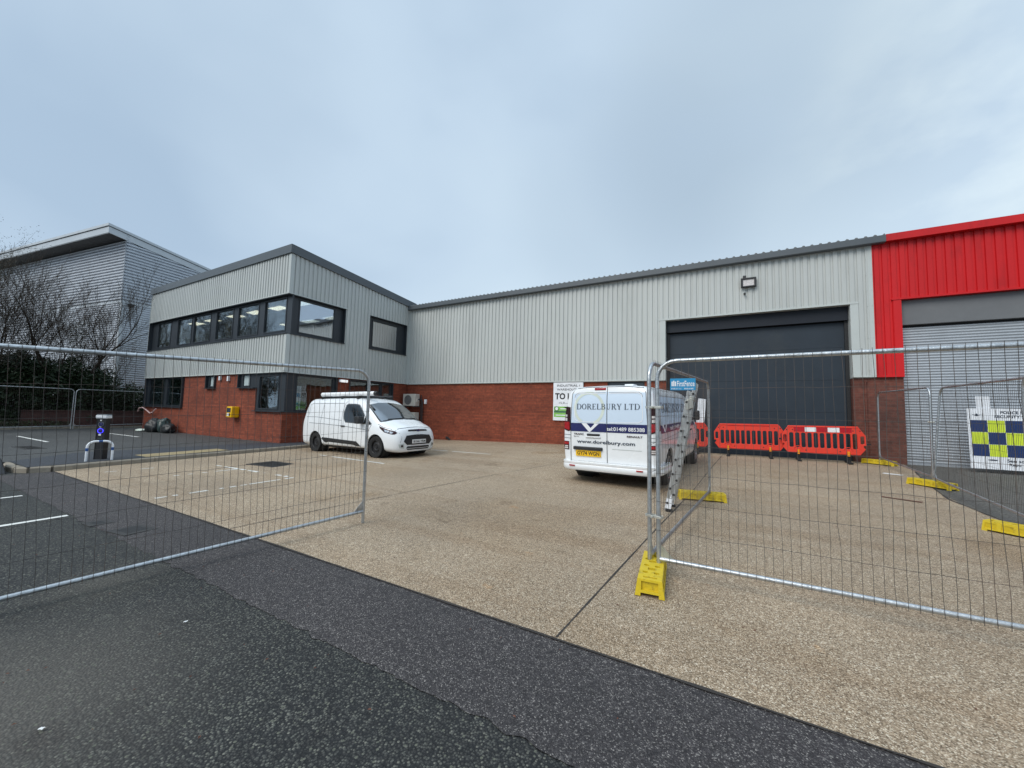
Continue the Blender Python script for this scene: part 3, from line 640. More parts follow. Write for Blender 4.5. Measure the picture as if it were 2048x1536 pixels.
# ---------------- red unit next door
rd = empty('red_unit', (8, WY, 0), label='neighbouring unit clad in bright red ribbed sheet with a pale grey roller shutter', cat='industrial unit')
shop = (4.28, 11.2, -1, 5.04); mb = MB()
for a0, a1, z0, z1 in rects(3.71, 16, 2.815, 6.80, [shop]): clad(mb, 'x', a0, a1, WY-.006, -1, z0, z1)
mb.build('cladding', M['red_cladding'], rd, world=True, fixn=False)
mb = MB(); mb.box(3.708, 4.28, WY-.055, WY+.02, 2.79, 2.84); mb.box(4.08, 11.4, WY-.065, WY+.2, 4.995, 5.045); mb.box(4.12, 4.285, WY-.052, WY+.22, 2.80, 4.993); mb.box(3.98, 16, WY-.20, WY+.1, 6.70, 6.90); mb.box(3.70, 3.725, WY-.046, WY-.03, 2.84, 6.68)
mb.build('flashing', M['red_cladding'], rd, world=True)
mb = MB(); 
for a0, a1, z0, z1 in rects(3.702, 16, 2.79, 6.7, [shop]): mb.box(a0, a1, WY+.02, WY+.3, z0, z1)
mb.box(15.7, 16, WY+.3, 44, 0, 6.7); mb.box(3.702, 16, 44, 44.3, 0, 6.7)
mb.build('backing_wall', M['red_cladding'], rd, world=True)
mb = MB(); mb.box(3.702, 4.285, WY+.034, WY+.36, -.1, 2.79); mb.build('brick_pier', M['brick_brown'], rd, world=True)
mb = MB(); mb.box(11.2, 16, WY+.034, WY+.3, -.1, 2.79); mb.build('brick_wall', M['brick_brown'], rd, world=True)
mb = MB(); z = .40; n0 = 0; prof = []
while z < 4.22: prof += [(0, z), (.004, z+.012), (.020, z+.03), (.024, z+.045), (.018, z+.06), (.002, z+.070)]; z += .0765
for o, zz in prof:
    for x in (4.29, 11.2): mb.v.append((x, WY+.22-o, zz))
for i in range(len(prof)-1): mb.f.append([2*i, 2*i+1, 2*i+3, 2*i+2]); mb.m.append(0)
sh = mb.build('roller_shutter', M['shutter'], rd, world=True, fixn=False, smooth=60)
mb = MB(); mb.box(4.29, 11.2, WY+.10, WY+.5, 4.28, 4.992); mb.build('shutter_housing', M['shutter_head'], sh, world=True, bevel=.01)
mb = MB(); mb.box(4.29, 11.2, WY+.19, WY+.25, .30, .40); mb.build('bottom_rail', M['shutter'], sh, world=True)
mb = MB(); mb.box(4.0, 16, WY+.26, WY+.34, 0, 5.0); mb.build('shutter_backing', M['dark'], sh, world=True)
mb = MB(); mb.quad((3.98, WY-.18, 6.9), (16, WY-.18, 6.9), (16, 30, 8.4), (3.98, 30, 8.4)); mb.quad((3.98, 30, 8.4), (16, 30, 8.4), (16, 44.3, 6.8), (3.98, 44.3, 6.8)); mb.build('roof', M['roof_sheet'], rd, world=True)

# ---------------- office block
of = empty('office_building', (-20, 11, 0), label='two storey office block with grey ribbed cladding, brick ground floor and dark sloping fascia', cat='office building')
LX = -27.6; BY = 22.0
topz = lambda yy: 7.42-.088*(yy-8.4)
UF = (-27.6, OX+.2, 4.27, 5.84)      # upper window strip, front
URt = (OY-.2, 10.87, 4.27, 5.84); UW2 = (12.19, 14.55, 4.27, 5.86)
G1 = (-27.5, -22.98, 1.29, 2.83); G2 = (-20.72, -19.87, 2.20, 2.83); G3 = (-17.90, -16.58, 2.20, 2.83); G4 = (-16.58, OX+.2, 1.28, 2.83)
GR1 = (OY-.2, 10.66, 1.28, 2.83); GR2 = (11.27, 13.80, .1, 2.78)
mb = MB()
for r_ in rects(LX, OX, 2.83, 7.42, [UF]): clad(mb, 'x', r_[0], r_[1], OY, -1, r_[2], r_[3])
for r_ in rects(OY, WY-.03, 2.83, 7.45, [URt, UW2]): clad(mb, 'y', r_[0], r_[1], OX, 1, r_[2], topz if r_[3] > 7.4 else r_[3])
mb.build('cladding', M['cladding'], of, world=True, fixn=False)
mb = MB()
for r_ in rects(LX, OX-.02, 2.80, 7.35, [UF]): mb.box(r_[0], r_[1], OY+.015, OY+.26, r_[2], r_[3])
for r_ in rects(OY+.26, BY, 2.80, 6.75, [URt, UW2]): mb.box(OX-.26, OX-.015, r_[0], r_[1], r_[2], r_[3])
mb.box(LX+.02, LX+.26, OY+.26, BY, -.2, 6.7); mb.box(LX+.26, OX-.3, BY-.25, BY, -.2, 6.6)
mb.build('backing_wall', M['cladding_trim'], of, world=True)
mb = MB()
for r_ in rects(LX, OX-.03, -.3, 2.80, [G1, G2, G3, G4]): mb.box(r_[0], r_[1], OY+.04, OY+.29, r_[2], r_[3])
for r_ in rects(OY+.29, WY+.03, -.3, 2.80, [GR1, GR2]): mb.box(OX-.28, OX-.03, r_[0], r_[1], r_[2], r_[3])
mb.build('brick_wall', M['brick_red'], of, world=True)
mb = MB()   # corner trims and drips
mb.box(OX-.11, OX+.040, OY-.040, OY-.0325, 5.86, 7.40); mb.box(OX+.0325, OX+.040, OY-.0325, OY+.11, 5.86, 7.38)
mb.box(OX-.11, OX+.040, OY-.040, OY-.0325, 2.86, 4.24); mb.box(OX+.0325, OX+.040, OY-.0325, OY+.11, 2.86, 4.24)
mb.box(LX, OX+.05, OY-.052, OY+.015, 2.80, 2.84); mb.box(OX-.015, OX+.052, OY+.015, WY-.06, 2.80, 2.84)
mb.box(LX, OX+.05, OY-.050, OY+.015, 5.83, 5.862); mb.box(OX-.015, OX+.050, OY+.015, 10.95, 5.83, 5.862)
fixings(mb, 'y', OY+.2, 10.8, OX, 1, 4.17); fixings(mb, 'y', OY+.2, 14.6, OX, 1, 2.93); fixings(mb, 'y', OY+.2, 10.9, OX, 1, 5.93)
fixings(mb, 'y', 12.2, 14.5, OX, 1, 4.17); fixings(mb, 'y', 12.2, 14.5, OX, 1, 5.95)
k = math.ceil((OY+.2)/.185)
while k*.185 < 14.6: a = k*.185; z = topz(a)-.16; mb.box(OX, OX+.008, a-.012, a+.012, z, z+.024); k += 1
mb.box(LX-.03, LX+.0, OY-.04, BY, 2.8, 7.3)
mb.build('flashing', M['cladding_trim'], of, world=True)
mb = MB()   # fascia
mb.box(LX-.12, OX+.09, OY-.09, OY+.0, 7.405, 7.745)
ye = 15.12
vs = []
for yy in (OY+.0, ye):
    zz = 7.745-.088*(yy-OY); vs += [(OX+.0, yy, zz-.34), (OX+.09, yy, zz-.34), (OX+.09, yy, zz), (OX+.0, yy, zz)]
mb.add(vs, [(0, 1, 2, 3), (4, 7, 6, 5), (0, 4, 5, 1), (1, 5, 6, 2), (2, 6, 7, 3), (3, 7, 4, 0)])
mb.build('fascia', M['fascia_grey'], of, world=True, bevel=.006)
mb = MB(); mb.add([(LX-.12, OY, 7.40), (OX, OY, 7.40), (OX, BY, 7.40-.088*(BY-OY)), (LX-.12, BY, 7.40-.088*(BY-OY)), (LX-.12, OY, 7.735), (OX, OY, 7.735), (OX, BY, 7.735-.088*(BY-OY)), (LX-.12, BY, 7.735-.088*(BY-OY))], [(0,3,2,1),(4,5,6,7),(0,1,5,4),(1,2,6,5),(2,3,7,6),(3,0,4,7)])
mb.build('roof', M['roof_sheet'], of, world=True)
# interior: slabs, partitions
mb = MB(); IY = 14.3
mb.box(LX+.3, OX-.3, OY+.3, BY-.3, 3.05, 3.30); mb.box(LX+.3, OX-.3, OY+.3, BY-.3, 6.02, 6.08)
mb.box(LX+.3, OX-.3, IY, IY+.1, .1, 3.04); mb.box(LX+.3, OX-.3, IY-.8, IY-.7, 3.31, 6.01)
mb.box(-21.6, -21.5, OY+.3, IY, .1, 3.04); mb.box(-22.9, -22.8, OY+1.5, IY-.8, 3.31, 6.01)
mb.build('interior_wall', M['interior_wall'], of, world=True)
mb = MB(); mb.box(LX+.3, OX-.3, OY+.3, BY-.3, .0, .12); mb.box(LX+.3, OX-.3, OY+.3, BY-.3, 3.302, 3.312); mb.build('interior_floor', M['interior_floor'], of, world=True)
lp = []
def panel(x, y, z, sx=.6, sy=.6):
    mb = MB(); mb.box(x-sx, x+sx, y-sy/2, y+sy/2, z-.02, z-.003); mb.build('ceiling_light', M['light_panel'], of, world=True)
for x in (-26.2, -24.3, -21.9, -20.0, -18.1, -16.2):
    for y in (9.9, 12.2): panel(x+.7*(y > 10), y, 6.02, .5, .40)
for x, y in ((-16.3, 11.3), (-16.6, 9.6), (-15.8, 12.6), (-18.6, 11)): panel(x, y, 3.05, .4, .3)
mb = MB(); c = (-17.3, 10.3)
pts = arc(c[0], c[1], 1.35, -70, 75, 16)
for i in range(16): 
    (xa, ya), (xb, yb) = pts[i], pts[i+1]; mb.box(0, 0, 0, 0, 0, 0) if False else mb.add([(xa, ya, .12), (xb, yb, .12), (xb, yb, 2.55+.18*math.sin(PI*(i+1)/16)), (xa, ya, 2.55+.18*math.sin(PI*i/16))], [(0, 1, 2, 3)])
mb.build('curved_screen', M['wood_panel'], of, world=True, smooth=60)
mb = MB(); mb.box(-15.35, -15.30, 9.12, 9.5, 1.35, 2.35); po = mb.build('wall_poster', M['poster'], of, world=True)
mb = MB(); mb.box(-15.298, -15.294, 9.17, 9.45, 1.9, 2.05); mb.box(-15.298, -15.294, 9.17, 9.4, 1.6, 1.68); mb.build('poster_print', M['sign_blue'], po, world=True)
mb = MB(); mb.box(-15.298, -15.294, 9.2, 9.42, 1.38, 1.52); mb.build('poster_print', M['sign_green'], po, world=True)
# windows: frame box with recessed bars, pane sub-part
def window(axis, op, plane, sgn, panes, pz, rec=.13, gl='window_glass', blanks=(), frame='anthracite', sill=True, label=None, open0=False, open1=False):
    a0, a1, z0, z1 = op; mb = MB()
    def B(u0, u1, d0, d1, zz0, zz1):   # d: outward distance
        q0, q1 = plane+sgn*d0, plane+sgn*d1; q0, q1 = min(q0, q1), max(q0, q1)
        if axis == 'x': mb.box(u0, u1, q0, q1, zz0, zz1)
        else: mb.box(q0, q1, u0, u1, zz0, zz1)
    e0 = 0 if open0 else .045; e1 = 0 if open1 else .045
    # reveal lining
    B(a0, a1, -rec-.05, .046, z1-.028, z1-.002)
    B(a0, a1, -rec-.05, .075 if sill else .046, z0+.0, z0+.035)
    if not open0: B(a0, a0+.03, -rec-.05, .044, z0+.037, z1-.03)
    if not open1: B(a1-.03, a1, -rec-.05, .044, z0+.037, z1-.03)
    # frame bars around the panes
    pz0, pz1 = pz; us = [a0+(0.03 if not open0 else 0)]
    for p in panes: us += [p[0], p[1]]
    us.append(a1-(0.03 if not open1 else 0))
    for i in range(0, len(us), 2):
        if us[i+1]-us[i] > .001: B(us[i], us[i+1], -rec-.045, -rec+.012, z0+.037, z1-.03)
    for p in panes:
        B(p[0], p[1], -rec-.045, -rec+.012, z0+.037, pz0); B(p[0], p[1], -rec-.045, -rec+.012, pz1, z1-.03)
        # slim sash step
        B(p[0]-.05, p[0]-.004, -rec+.0125, -rec+.03, pz0-.05, pz1+.05); B(p[1]+.004, p[1]+.05, -rec+.0125, -rec+.03, pz0-.05, pz1+.05)
        B(p[0]-.003, p[1]+.003, -rec+.0125, -rec+.03, pz0-.05, pz0-.004); B(p[0]-.003, p[1]+.003, -rec+.0125, -rec+.03, pz1+.004, pz1+.05)
    wnd = mb.build('window', M[frame], of, world=True)
    mb = MB()
    for p in panes: B(p[0], p[1], -rec-.03, -rec-.02, pz0, pz1)
    mb.build('pane', M[gl], wnd, world=True)
    return wnd
window('x', (LX+.02, OX+.03, 4.27, 5.83), OY, -1, [(-26.78, -25.27), (-24.44, -22.94), (-22.66, -21.04), (-20.45, -19.01), (-18.52, -16.96), (-16.46, -14.99)], (4.47, 5.72), open1=True)
window('y', (OY+.135, 10.87, 4.27, 5.83), OX, 1, [(8.91, 10.42)], (4.45, 5.70), open0=True, gl='corner_glass')
window('y', UW2, OX, 1, [(12.49, 14.05)], (4.46, 5.66), gl='corner_glass')
window('x', G1, OY, -1, [(-27.2, -25.35), (-24.95, -23.15)], (1.42, 2.72), rec=.10)
window('x', G2, OY, -1, [(-20.50, -20.0)], (2.32, 2.74), rec=.08, gl='frosted')
window('x', G3, OY, -1, [(-17.65, -17.15)], (2.32, 2.74), rec=.08, gl='frosted', open1=True)
window('x', (G4[0], OX+.02, G4[2], 2.80), OY, -1, [(-16.38, -15.05)], (1.42, 2.66), rec=.08, open0=True, open1=True)
window('y', (OY+.095, 10.66, 1.28, 2.80), OX, 1, [(8.95, 10.48)], (1.38, 2.70), rec=.08, open0=True)
window('y', (GR2[0], GR2[1], .16, 2.76), OX, 1, [(11.36, 12.28), (12.42, 13.05), (13.18, 13.7)], (.3, 2.68), rec=.08)
mb = MB(); mb.box(-28.0, -14.9, OY+.30, OY+.33, 1.9, 1.95) if False else None

def small_box(name, x0, x1, y0, y1, z0, z1, m, label, cat, group=None, bev=.008):
    mb = MB(); mb.box(x0, x1, y0, y1, z0, z1); o = mb.build(name, M[m], None, thing=True, bevel=bev); return tag(o, label, cat, group)
small_box('wall_vent', -19.50, -19.38, OY-.05, OY+.035, 2.56, 2.74, 'sign_white', 'small white wall vent nearer the first frosted window', 'vent', 'small white vents under the cladding')
small_box('wall_vent', -18.78, -18.66, OY-.05, OY+.035, 2.52, 2.73, 'sign_white', 'small white wall vent nearer the second frosted window', 'vent', 'small white vents under the cladding')
# bulkhead light
bl = empty('bulkhead_light', (OX+.02, 10.95, 2.62), label='white bulkhead light on the red brick between the corner window and the entrance', cat='wall light')
mb = MB(); mb.box(OX-.03, OX+.05, 10.74, 11.14, 2.60, 2.72); mb.build('base', M['sign_white'], bl, world=True, bevel=.01)
mb = MB(); mb.box(OX+.051, OX+.10, 10.76, 11.12, 2.605, 2.715); mb.build('diffuser', M['bulkhead_lit'], bl, world=True, bevel=.015)
# defibrillator cabinet
db = empty('defibrillator_cabinet', (-17.9, OY, .98), label='yellow defibrillator cabinet on the brick wall beside the corner window', cat='wall cabinet')
mb = MB(); mb.box(-18.13, -17.70, OY-.27, OY+.035, .99, 1.44); mb.build('case', M['defib_yellow'], db, world=True, bevel=.03)
mb = MB(); mb.box(-18.07, -17.76, OY-.277, OY-.271, 1.20, 1.38); mb.build('window', M['letter_dark'], db, world=True)
mb = MB(); mb.box(-18.05, -17.86, OY-.277, OY-.271, 1.05, 1.17); mb.build('label', M['sign_white'], db, world=True)
mb = MB(); mb.box(-17.84, -17.79, OY-.30, OY-.2715, 1.06, 1.16); mb.build('handle', M['black_plastic'], db, world=True)
# air conditioning units
def ac(name, x0, x1, z0, z1, label):
    a = empty(name, ((x0+x1)/2, WY-.25, z0), label=label, cat='air conditioner', group='air conditioning units by the corner')
    mb = MB(); mb.box(x0, x1, WY-.42, WY-.10, z0, z1); mb.build('casing', M['ac_cream'], a, world=True, bevel=.015)
    mb = MB(); cx = x0+(x1-x0)*.42; cz = (z0+z1)/2; rr = (z1-z0)*.40
    for k in range(7): q_ = rr*(k+1)/7; mb.tube([(cx+q_*math.cos(t), WY-.428, cz+q_*math.sin(t)) for t in [2*PI*i/20 for i in range(20)]], .004, 4, closed=True)
    mb.lathe([(0, -.422), (rr, -.422)], 20, 'y', (cx, WY-.0, cz))
    mb.build('fan_grille', M['ac_grille'], a, world=True)
    mb = MB(); mb.box(x1-.012, x1+.05, WY-.36, WY-.2, z0+.3*(z1-z0), z0+.6*(z1-z0)); mb.build('pipe_cover', M['ac_cream'], a, world=True, bevel=.01)
    for xb in (x0+.04, x1-.09): mb = MB(); mb.box(xb, xb+.05, WY-.46, WY+.035, z0-.05, z0-.005); mb.build('bracket', M['fascia_grey'], a, world=True)
    return a
ac('air_conditioner', -14.45, -13.62, 1.68, 2.28, 'upper cream air conditioner on the brick in the corner by the office')
ac('air_conditioner', -14.45, -13.62, .80, 1.36, 'lower cream air conditioner just above the pale van bonnet by the office corner')
mb = MB(); mb.tube([(-13.60, WY-.25, 2.0), (-13.50, WY-.12, 2.02), (-13.45, WY-.08, 1.9), (-13.45, WY-.06, .35)], .035, 8); mb.tube([(-13.56, WY-.06, 2.25), (-13.56, WY-.06, .3)], .02, 6)
tag(mb.build('cable_duct', M['black_plastic'], None, thing=True), 'black pipe duct running down the brick beside the air conditioners', 'pipe')
mb = MB(); mb.box(-13.37, -13.24, WY-.05, WY+.035, 1.80, 2.02); tag(mb.build('isolator_box', M['sign_white'], None, thing=True, bevel=.01), 'small white isolator switch on brick right of the air conditioners', 'switch box')
mb = MB(); mb.tube([(-11.82, WY-.02, .16), (-11.82, WY-.10, .22), (-11.7, WY-.16, .2), (-11.6, WY-.1, .1)], .05, 8); tag(mb.build('drain_outlet', M['black_plastic'], None, thing=True, smooth=50), 'black drain outlet at the foot of the brick wall by the small van', 'pipe')
# cable loop under the far office window
mb = MB(); mb.tube([(-27.9, OY-.1, 1.02), (-27.6, OY-.14, 1.20), (-27.1, OY-.16, 1.24), (-26.6, OY-.14, 1.10), (-26.2, OY-.13, .96), (-25.9, OY-.12, 1.02), (-25.6, OY-.10, 1.20)], .03, 6)
tag(mb.build('loose_cable', M['pink_cable'], None, thing=True, smooth=50), 'pale pink loose cable looping along the brick under the far office window', 'cable')

# ---------------- letting board
ls = empty('letting_board', (-5.7, WY, 1.22), label='white letting board with green panel on the brick wall behind the big van', cat='sign')
mb = MB(); mb.box(-6.34, -5.06, WY-.035, WY-.015, 1.22, 2.775); mb.box(-6.2, -6.12, WY-.015, WY+.034, 1.4, 2.6); mb.box(-5.3, -5.22, WY-.015, WY+.034, 1.4, 2.6); mb.build('board', M['sign_white'], ls, world=True)
TX = lambda x, z: (x, WY-.038, z)
mb = MB(); put_text(mb, 'INDUSTRIAL /', -6.18, -5.19, 2.60, 2.69, TX, .01); put_text(mb, 'WAREHOUSE', -6.18, -5.30, 2.44, 2.53, TX, .01); put_text(mb, 'TO LET', -6.26, -5.22, 2.08, 2.34, TX, .035); put_text(mb, '15,0', -6.08, -5.84, 1.88, 1.98, TX, .005); mb.box(-5.82, -5.5, WY-.038, WY-.036, 1.92, 1.93)
mb.build('lettering', M['letter_black'], ls, world=True, fixn=False)
mb = MB(); mb.box(-6.30, -5.10, WY-.038, WY-.0355, 1.62, 1.79); mb.box(-6.30, -5.10, WY-.038, WY-.0355, 1.36, 1.53); mb.build('green_panel', M['sign_green'], ls, world=True)
mb = MB(); mb.box(-6.30, -5.10, WY-.038, WY-.0355, 1.535, 1.615); mb.tube([(-6.18+.085*math.cos(t), WY-.041, 1.70+.085*math.sin(t)) for t in [2*PI*i/24 for i in range(24)]], .012, 4, closed=True); mb.build('logo_ring', M['sign_dkgreen'], ls, world=True)
mb = MB(); mb.prism([(-6.18+.065*math.cos(t), 1.70+.065*math.sin(t)) for t in [2*PI*i/20 for i in range(20)]], lambda a, b, d: (a, d, b), WY-.0405, WY-.0385); mb.box(-6.02, -5.2, WY-.0405, WY-.0385, 1.68, 1.72); mb.box(-6.22, -5.3, WY-.0405, WY-.0385, 1.42, 1.455); mb.build('logo_disc', M['sign_white'], ls, world=True)

# ---------------- police security board leaning on the shutter
PY = WY-.70
ps = empty('security_board', (6.4, PY, .35), label='white police security notice board with blue and yellow checks by the grey shutter', cat='sign')
def lean(x, z, d=0): return (x, PY+.05*(z-.45)/1.45+d, z)
x0, x1, z0, z1 = 5.22, 7.7, .44, 1.92
mb = MB(); mb.add([lean(x0, z0), lean(x1, z0), lean(x1, z1), lean(x0, z1), lean(x0, z0, .02), lean(x1, z0, .02), lean(x1, z1, .02), lean(x0, z1, .02)], [(0,1,2,3),(4,7,6,5),(0,4,5,1),(1,5,6,2),(2,6,7,3),(3,7,4,0)]); mb.build('board', M['sign_white'], ps, world=True)
ck = MB(); cy_ = MB()
for i in range(7):
    for j in range(3):
        a0 = 5.265+i*.292; b0 = .745+j*.296; q_ = (ck if (i+j) % 2 == 0 else cy_)
        q_.add([lean(a0, b0, -.003), lean(a0+.286, b0, -.003), lean(a0+.286, b0+.290, -.003), lean(a0, b0+.290, -.003)], [(0, 1, 2, 3)])
ck.build('blue_checks', M['police_blue'], ps, world=True, fixn=False); cy_.build('yellow_checks', M['police_yellow'], ps, world=True, fixn=False)
fnp = lambda x, z: lean(x, z, -.004)
mb = MB(); put_text(mb, 'POLICE SE', 5.78, 6.19, 1.79, 1.86, fnp, .03); put_text(mb, 'SECURITY ST', 5.68, 6.22, 1.69, 1.76, fnp, .03); put_text(mb, 'See some', 5.83, 6.25, .625, .70, fnp, .02); put_text(mb, 'Repo', 5.86, 6.05, .52, .60, fnp, .02)
mb.add([fnp(5.38+a, 1.76+b) for a, b in [(-.09, .01), (-.03, .0), (0, .035), (.03, 0), (.09, .01), (.03, -.02), (0, -.035), (-.03, -.02)]], [list(range(8))])
mb.add([fnp(5.60+a*.085, .66+b*.016) for a, b in [(math.cos(t), math.sin(t)) for t in [2*PI*i/20 for i in range(20)]]], [list(range(20))])
mb.build('lettering', M['letter_dark'], ps, world=True, fixn=False)
mb = MB(); mb.add([(a_, WY-b_, c_) for b_ in (.62, .612) for a_, c_ in ((5.40, 1.90), (5.64, 1.90), (5.63, 2.22), (5.39, 2.22))], [(0,1,2,3),(4,7,6,5),(0,4,5,1),(1,5,6,2),(2,6,7,3),(3,7,4,0)])
tag(mb.build('paper_notice', M['sign_white'], None, thing=True), 'crumpled white paper notice just above the checked security board', 'notice')

# ---------------- silver warehouse behind
GB = empty('silver_warehouse', (-35.27, 9.17, .1), rz=R(8.5), label='tall silver warehouse with horizontal ribs and a wide overhanging roof behind the bare trees', cat='warehouse')
zb = -.1
def hrib(mb, side, a0, a1, z0, z1f, pitch, depth):
    z = z0; prof = []
    while True:
        for t, q_ in ((0, 0), (.30, 0), (.38, .95), (.70, 1.0), (.96, .55)): prof.append((z+t*pitch, depth*q_))
        z += pitch
        if z > z1f: break
    n0 = len(mb.v)
    for zz, o in prof:
        zz = min(zz, z1f)
        for a in (a0, (max(a0, min(a1, (12.18-zz)/.142)) if side == 's' else a1)): mb.v.append((a, -o, zz) if side == 'f' else (o, a, zz))
    for i in range(len(prof)-1): k = n0+2*i; mb.f.append([k, k+1, k+3, k+2]); mb.m.append(0)
ZT = 8.12
mb = MB()
hrib(mb, 'f', -9.3, -.12, 0, ZT-.12, .15, .085); hrib(mb, 'f', -40, -15.9, 0, ZT-.12, .15, .085)
hrib(mb, 'f', -15.9, -9.3, 0, ZT, .205, .12); hrib(mb, 'f', -40, .12, ZT+.05, 12.6, .205, .13)
hrib(mb, 's', .12, 22, 0, ZT-.12, .15, .085); hrib(mb, 's', -.12, 22, ZT+.05, 12.6, .205, .13)
mb.build('cladding', M['silver_clad'], GB, fixn=False)
mb = MB(); mb.box(-40, -.06, .01, 22, -.3, 9.4); mb.add([(-40, .01, 9.4), (-.06, .01, 9.4), (-.06, 22, 9.4), (-40, 22, 9.4), (-40, .01, 12.55), (-.06, .01, 12.55), (-.06, 22, 9.5), (-40, 22, 9.5)], [(4,5,6,7),(0,1,5,4),(1,2,6,5),(2,3,7,6),(3,0,4,7)]); mb.build('backing_wall', M['fascia_grey'], GB)
mb = MB(); mb.box(-.13, .05, -.05, .13, 0, ZT-.1); mb.box(-40, .07, -.07, 0, ZT-.12, ZT+.04); mb.box(-.0, .07, 0, 22, ZT-.12, ZT+.04); mb.build('corner_trim', M['silver_fascia'], GB)
sl = -.142; z0 = 12.97
rz_ = lambda v: z0+sl*(v+1.05)
def slab(x0, x1, y0, y1, zl, zh):
    return [(x0, y0, rz_(y0)+zl), (x1, y0, rz_(y0)+zl), (x1, y1, rz_(y1)+zl), (x0, y1, rz_(y1)+zl), (x0, y0, rz_(y0)+zh), (x1, y0, rz_(y0)+zh), (x1, y1, rz_(y1)+zh), (x0, y1, rz_(y1)+zh)]
BF = [(0,3,2,1),(4,5,6,7),(0,1,5,4),(1,2,6,5),(2,3,7,6),(3,0,4,7)]
mb = MB(); mb.add(slab(-40, .10, -1.05, -.97, -.60, -.20), BF); mb.add(slab(.02, .10, -.97, 23, -.60, -.20), BF); mb.add(slab(-40, .16, -1.11, 23, -.165, 0), BF)
mb.build('fascia', M['silver_fascia'], GB)
mb = MB(); mb.add(slab(-40, .06, -1.02, 22.9, -.20, -.165), BF); mb.build('shadow_gap', M['dark'], GB)
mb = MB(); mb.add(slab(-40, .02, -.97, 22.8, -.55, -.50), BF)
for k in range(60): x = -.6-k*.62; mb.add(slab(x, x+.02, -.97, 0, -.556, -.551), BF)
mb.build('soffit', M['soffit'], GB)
mb = MB(); mb.box(.07, .28, .28, .52, 7.78, 8.0); tag(mb.build('security_light', M['black_plastic'], GB, bevel=.02))

# ---------------- low brick wall behind the car park
lw = MB(); lw.box(-29.75, -29.5, 4.6, 9.6, .1, .95); lw.box(-29.78, -29.47, 4.58, 9.62, .952, 1.0)
tag(lw.build('garden_wall', M['brick_dark'], None, thing=True), 'low dark red brick wall under the laurel hedge at the far car park edge', 'wall')
# ================================================================== vehicles
def loft_body(name, secs, m, parent, level=2):
    """secs: list of sections from rear to front; each a list of (x, y, z) half points from bottom centre to roof centre"""
    vs = []; fs = []; n = len(secs[0]); W = 2*n-2
    for s in secs:
        ring = [(x, -y, z) for x, y, z in s]+[(x, y, z) for x, y, z in s[-2:0:-1]]
        vs += ring
    for i in range(len(secs)-1):
        for k in range(W): l = (k+1) % W; fs.append((i*W+k, (i+1)*W+k, (i+1)*W+l, i*W+l))
    for e in (0, len(secs)-1):
        b = e*W
        for k in range(n-1):
            lk = b+k; lk1 = b+k+1; rk = b+(W-k) % W; rk1 = b+(W-k-1) % W
            if k == 0: fs.append((lk, lk1, rk1))
            elif k == n-2: fs.append((lk, lk1, rk))
            else: fs.append((lk, lk1, rk1, rk))
    mb = MB(); mb.add(vs, fs); o = mb.build(name, m, parent, smooth=True)
    me = o.data; cr = me.attributes.new('crease_edge', 'FLOAT', 'EDGE'); N_ = len(secs)
    CW = {1: .6, 2: .35, 5: .45, 8: .25, 9: .45}
    for e in me.edges:
        a, b = e.vertices; ia, ka = divmod(a, W); ib, kb = divmod(b, W)
        if ka == kb and ia != ib:
            k = ka if ka < n else W-ka; cr.data[e.index].value = CW.get(k, 0)
    md = o.modifiers.new('s', 'SUBSURF'); md.levels = level; md.render_levels = level; apply_mods(o); return o
class Skin:
    def __init__(s, o): 
        me = o.data; s.t = BVHTree.FromPolygons([v.co.copy() for v in me.vertices], [list(p.vertices) for p in me.polygons])
    def hit(s, p, d):
        h = s.t.ray_cast(Vector(p), Vector(d)); return h[0]
    def side(s, x, z, sg, off=.006):
        h = s.hit((x, sg*3, z), (0, -sg, 0)); return (x, (h.y if h else sg*.9)+sg*off, z)
    def rear(s, y, z, off=.006):
        h = s.hit((-2, y, z), (1, 0, 0)); return ((h.x if h else 0)-off, y, z)
    def front(s, y, z, off=.006):
        h = s.hit((9, y, z), (-1, 0, 0)); return ((h.x if h else 4.8)+off, y, z)
def decal(name, polys, fn, m, parent, cuts=.10, smooth=True):
    bm = bmesh.new()
    for poly in polys:
        try: bm.faces.new([bm.verts.new((a, b, 0)) for a, b in poly])
        except ValueError: pass
    bmesh.ops.triangulate(bm, faces=bm.faces[:])
    for _ in range(6):
        es = [e for e in bm.edges if e.calc_length() > cuts]
        if not es: break
        bmesh.ops.subdivide_edges(bm, edges=es, cuts=1); bmesh.ops.triangulate(bm, faces=[f_ for f_ in bm.faces if len(f_.verts) > 3])
    for v in bm.verts: v.co = Vector(fn(v.co.x, v.co.y))
    bmesh.ops.recalc_face_normals(bm, faces=bm.faces[:])
    me = bpy.data.meshes.new(name); bm.to_mesh(me); bm.free(); me.materials.append(m)
    if smooth: me.polygons.foreach_set('use_smooth', [True]*len(me.polygons))
    o = bpy.data.objects.new(name, me); col.objects.link(o); o.parent = parent; return o
def seam(mb, pts, fn, w=.008):
    P = []
    for i in range(len(pts)-1):
        k = max(1, int(math.dist(pts[i], pts[i+1])/.08))
        for j in range(k): P.append((pts[i][0]+(pts[i+1][0]-pts[i][0])*j/k, pts[i][1]+(pts[i+1][1]-pts[i][1])*j/k))
    P.append(pts[-1]); vs, fs = stroke2(P, w); mb.add([fn(a, b) for a, b in vs], fs)
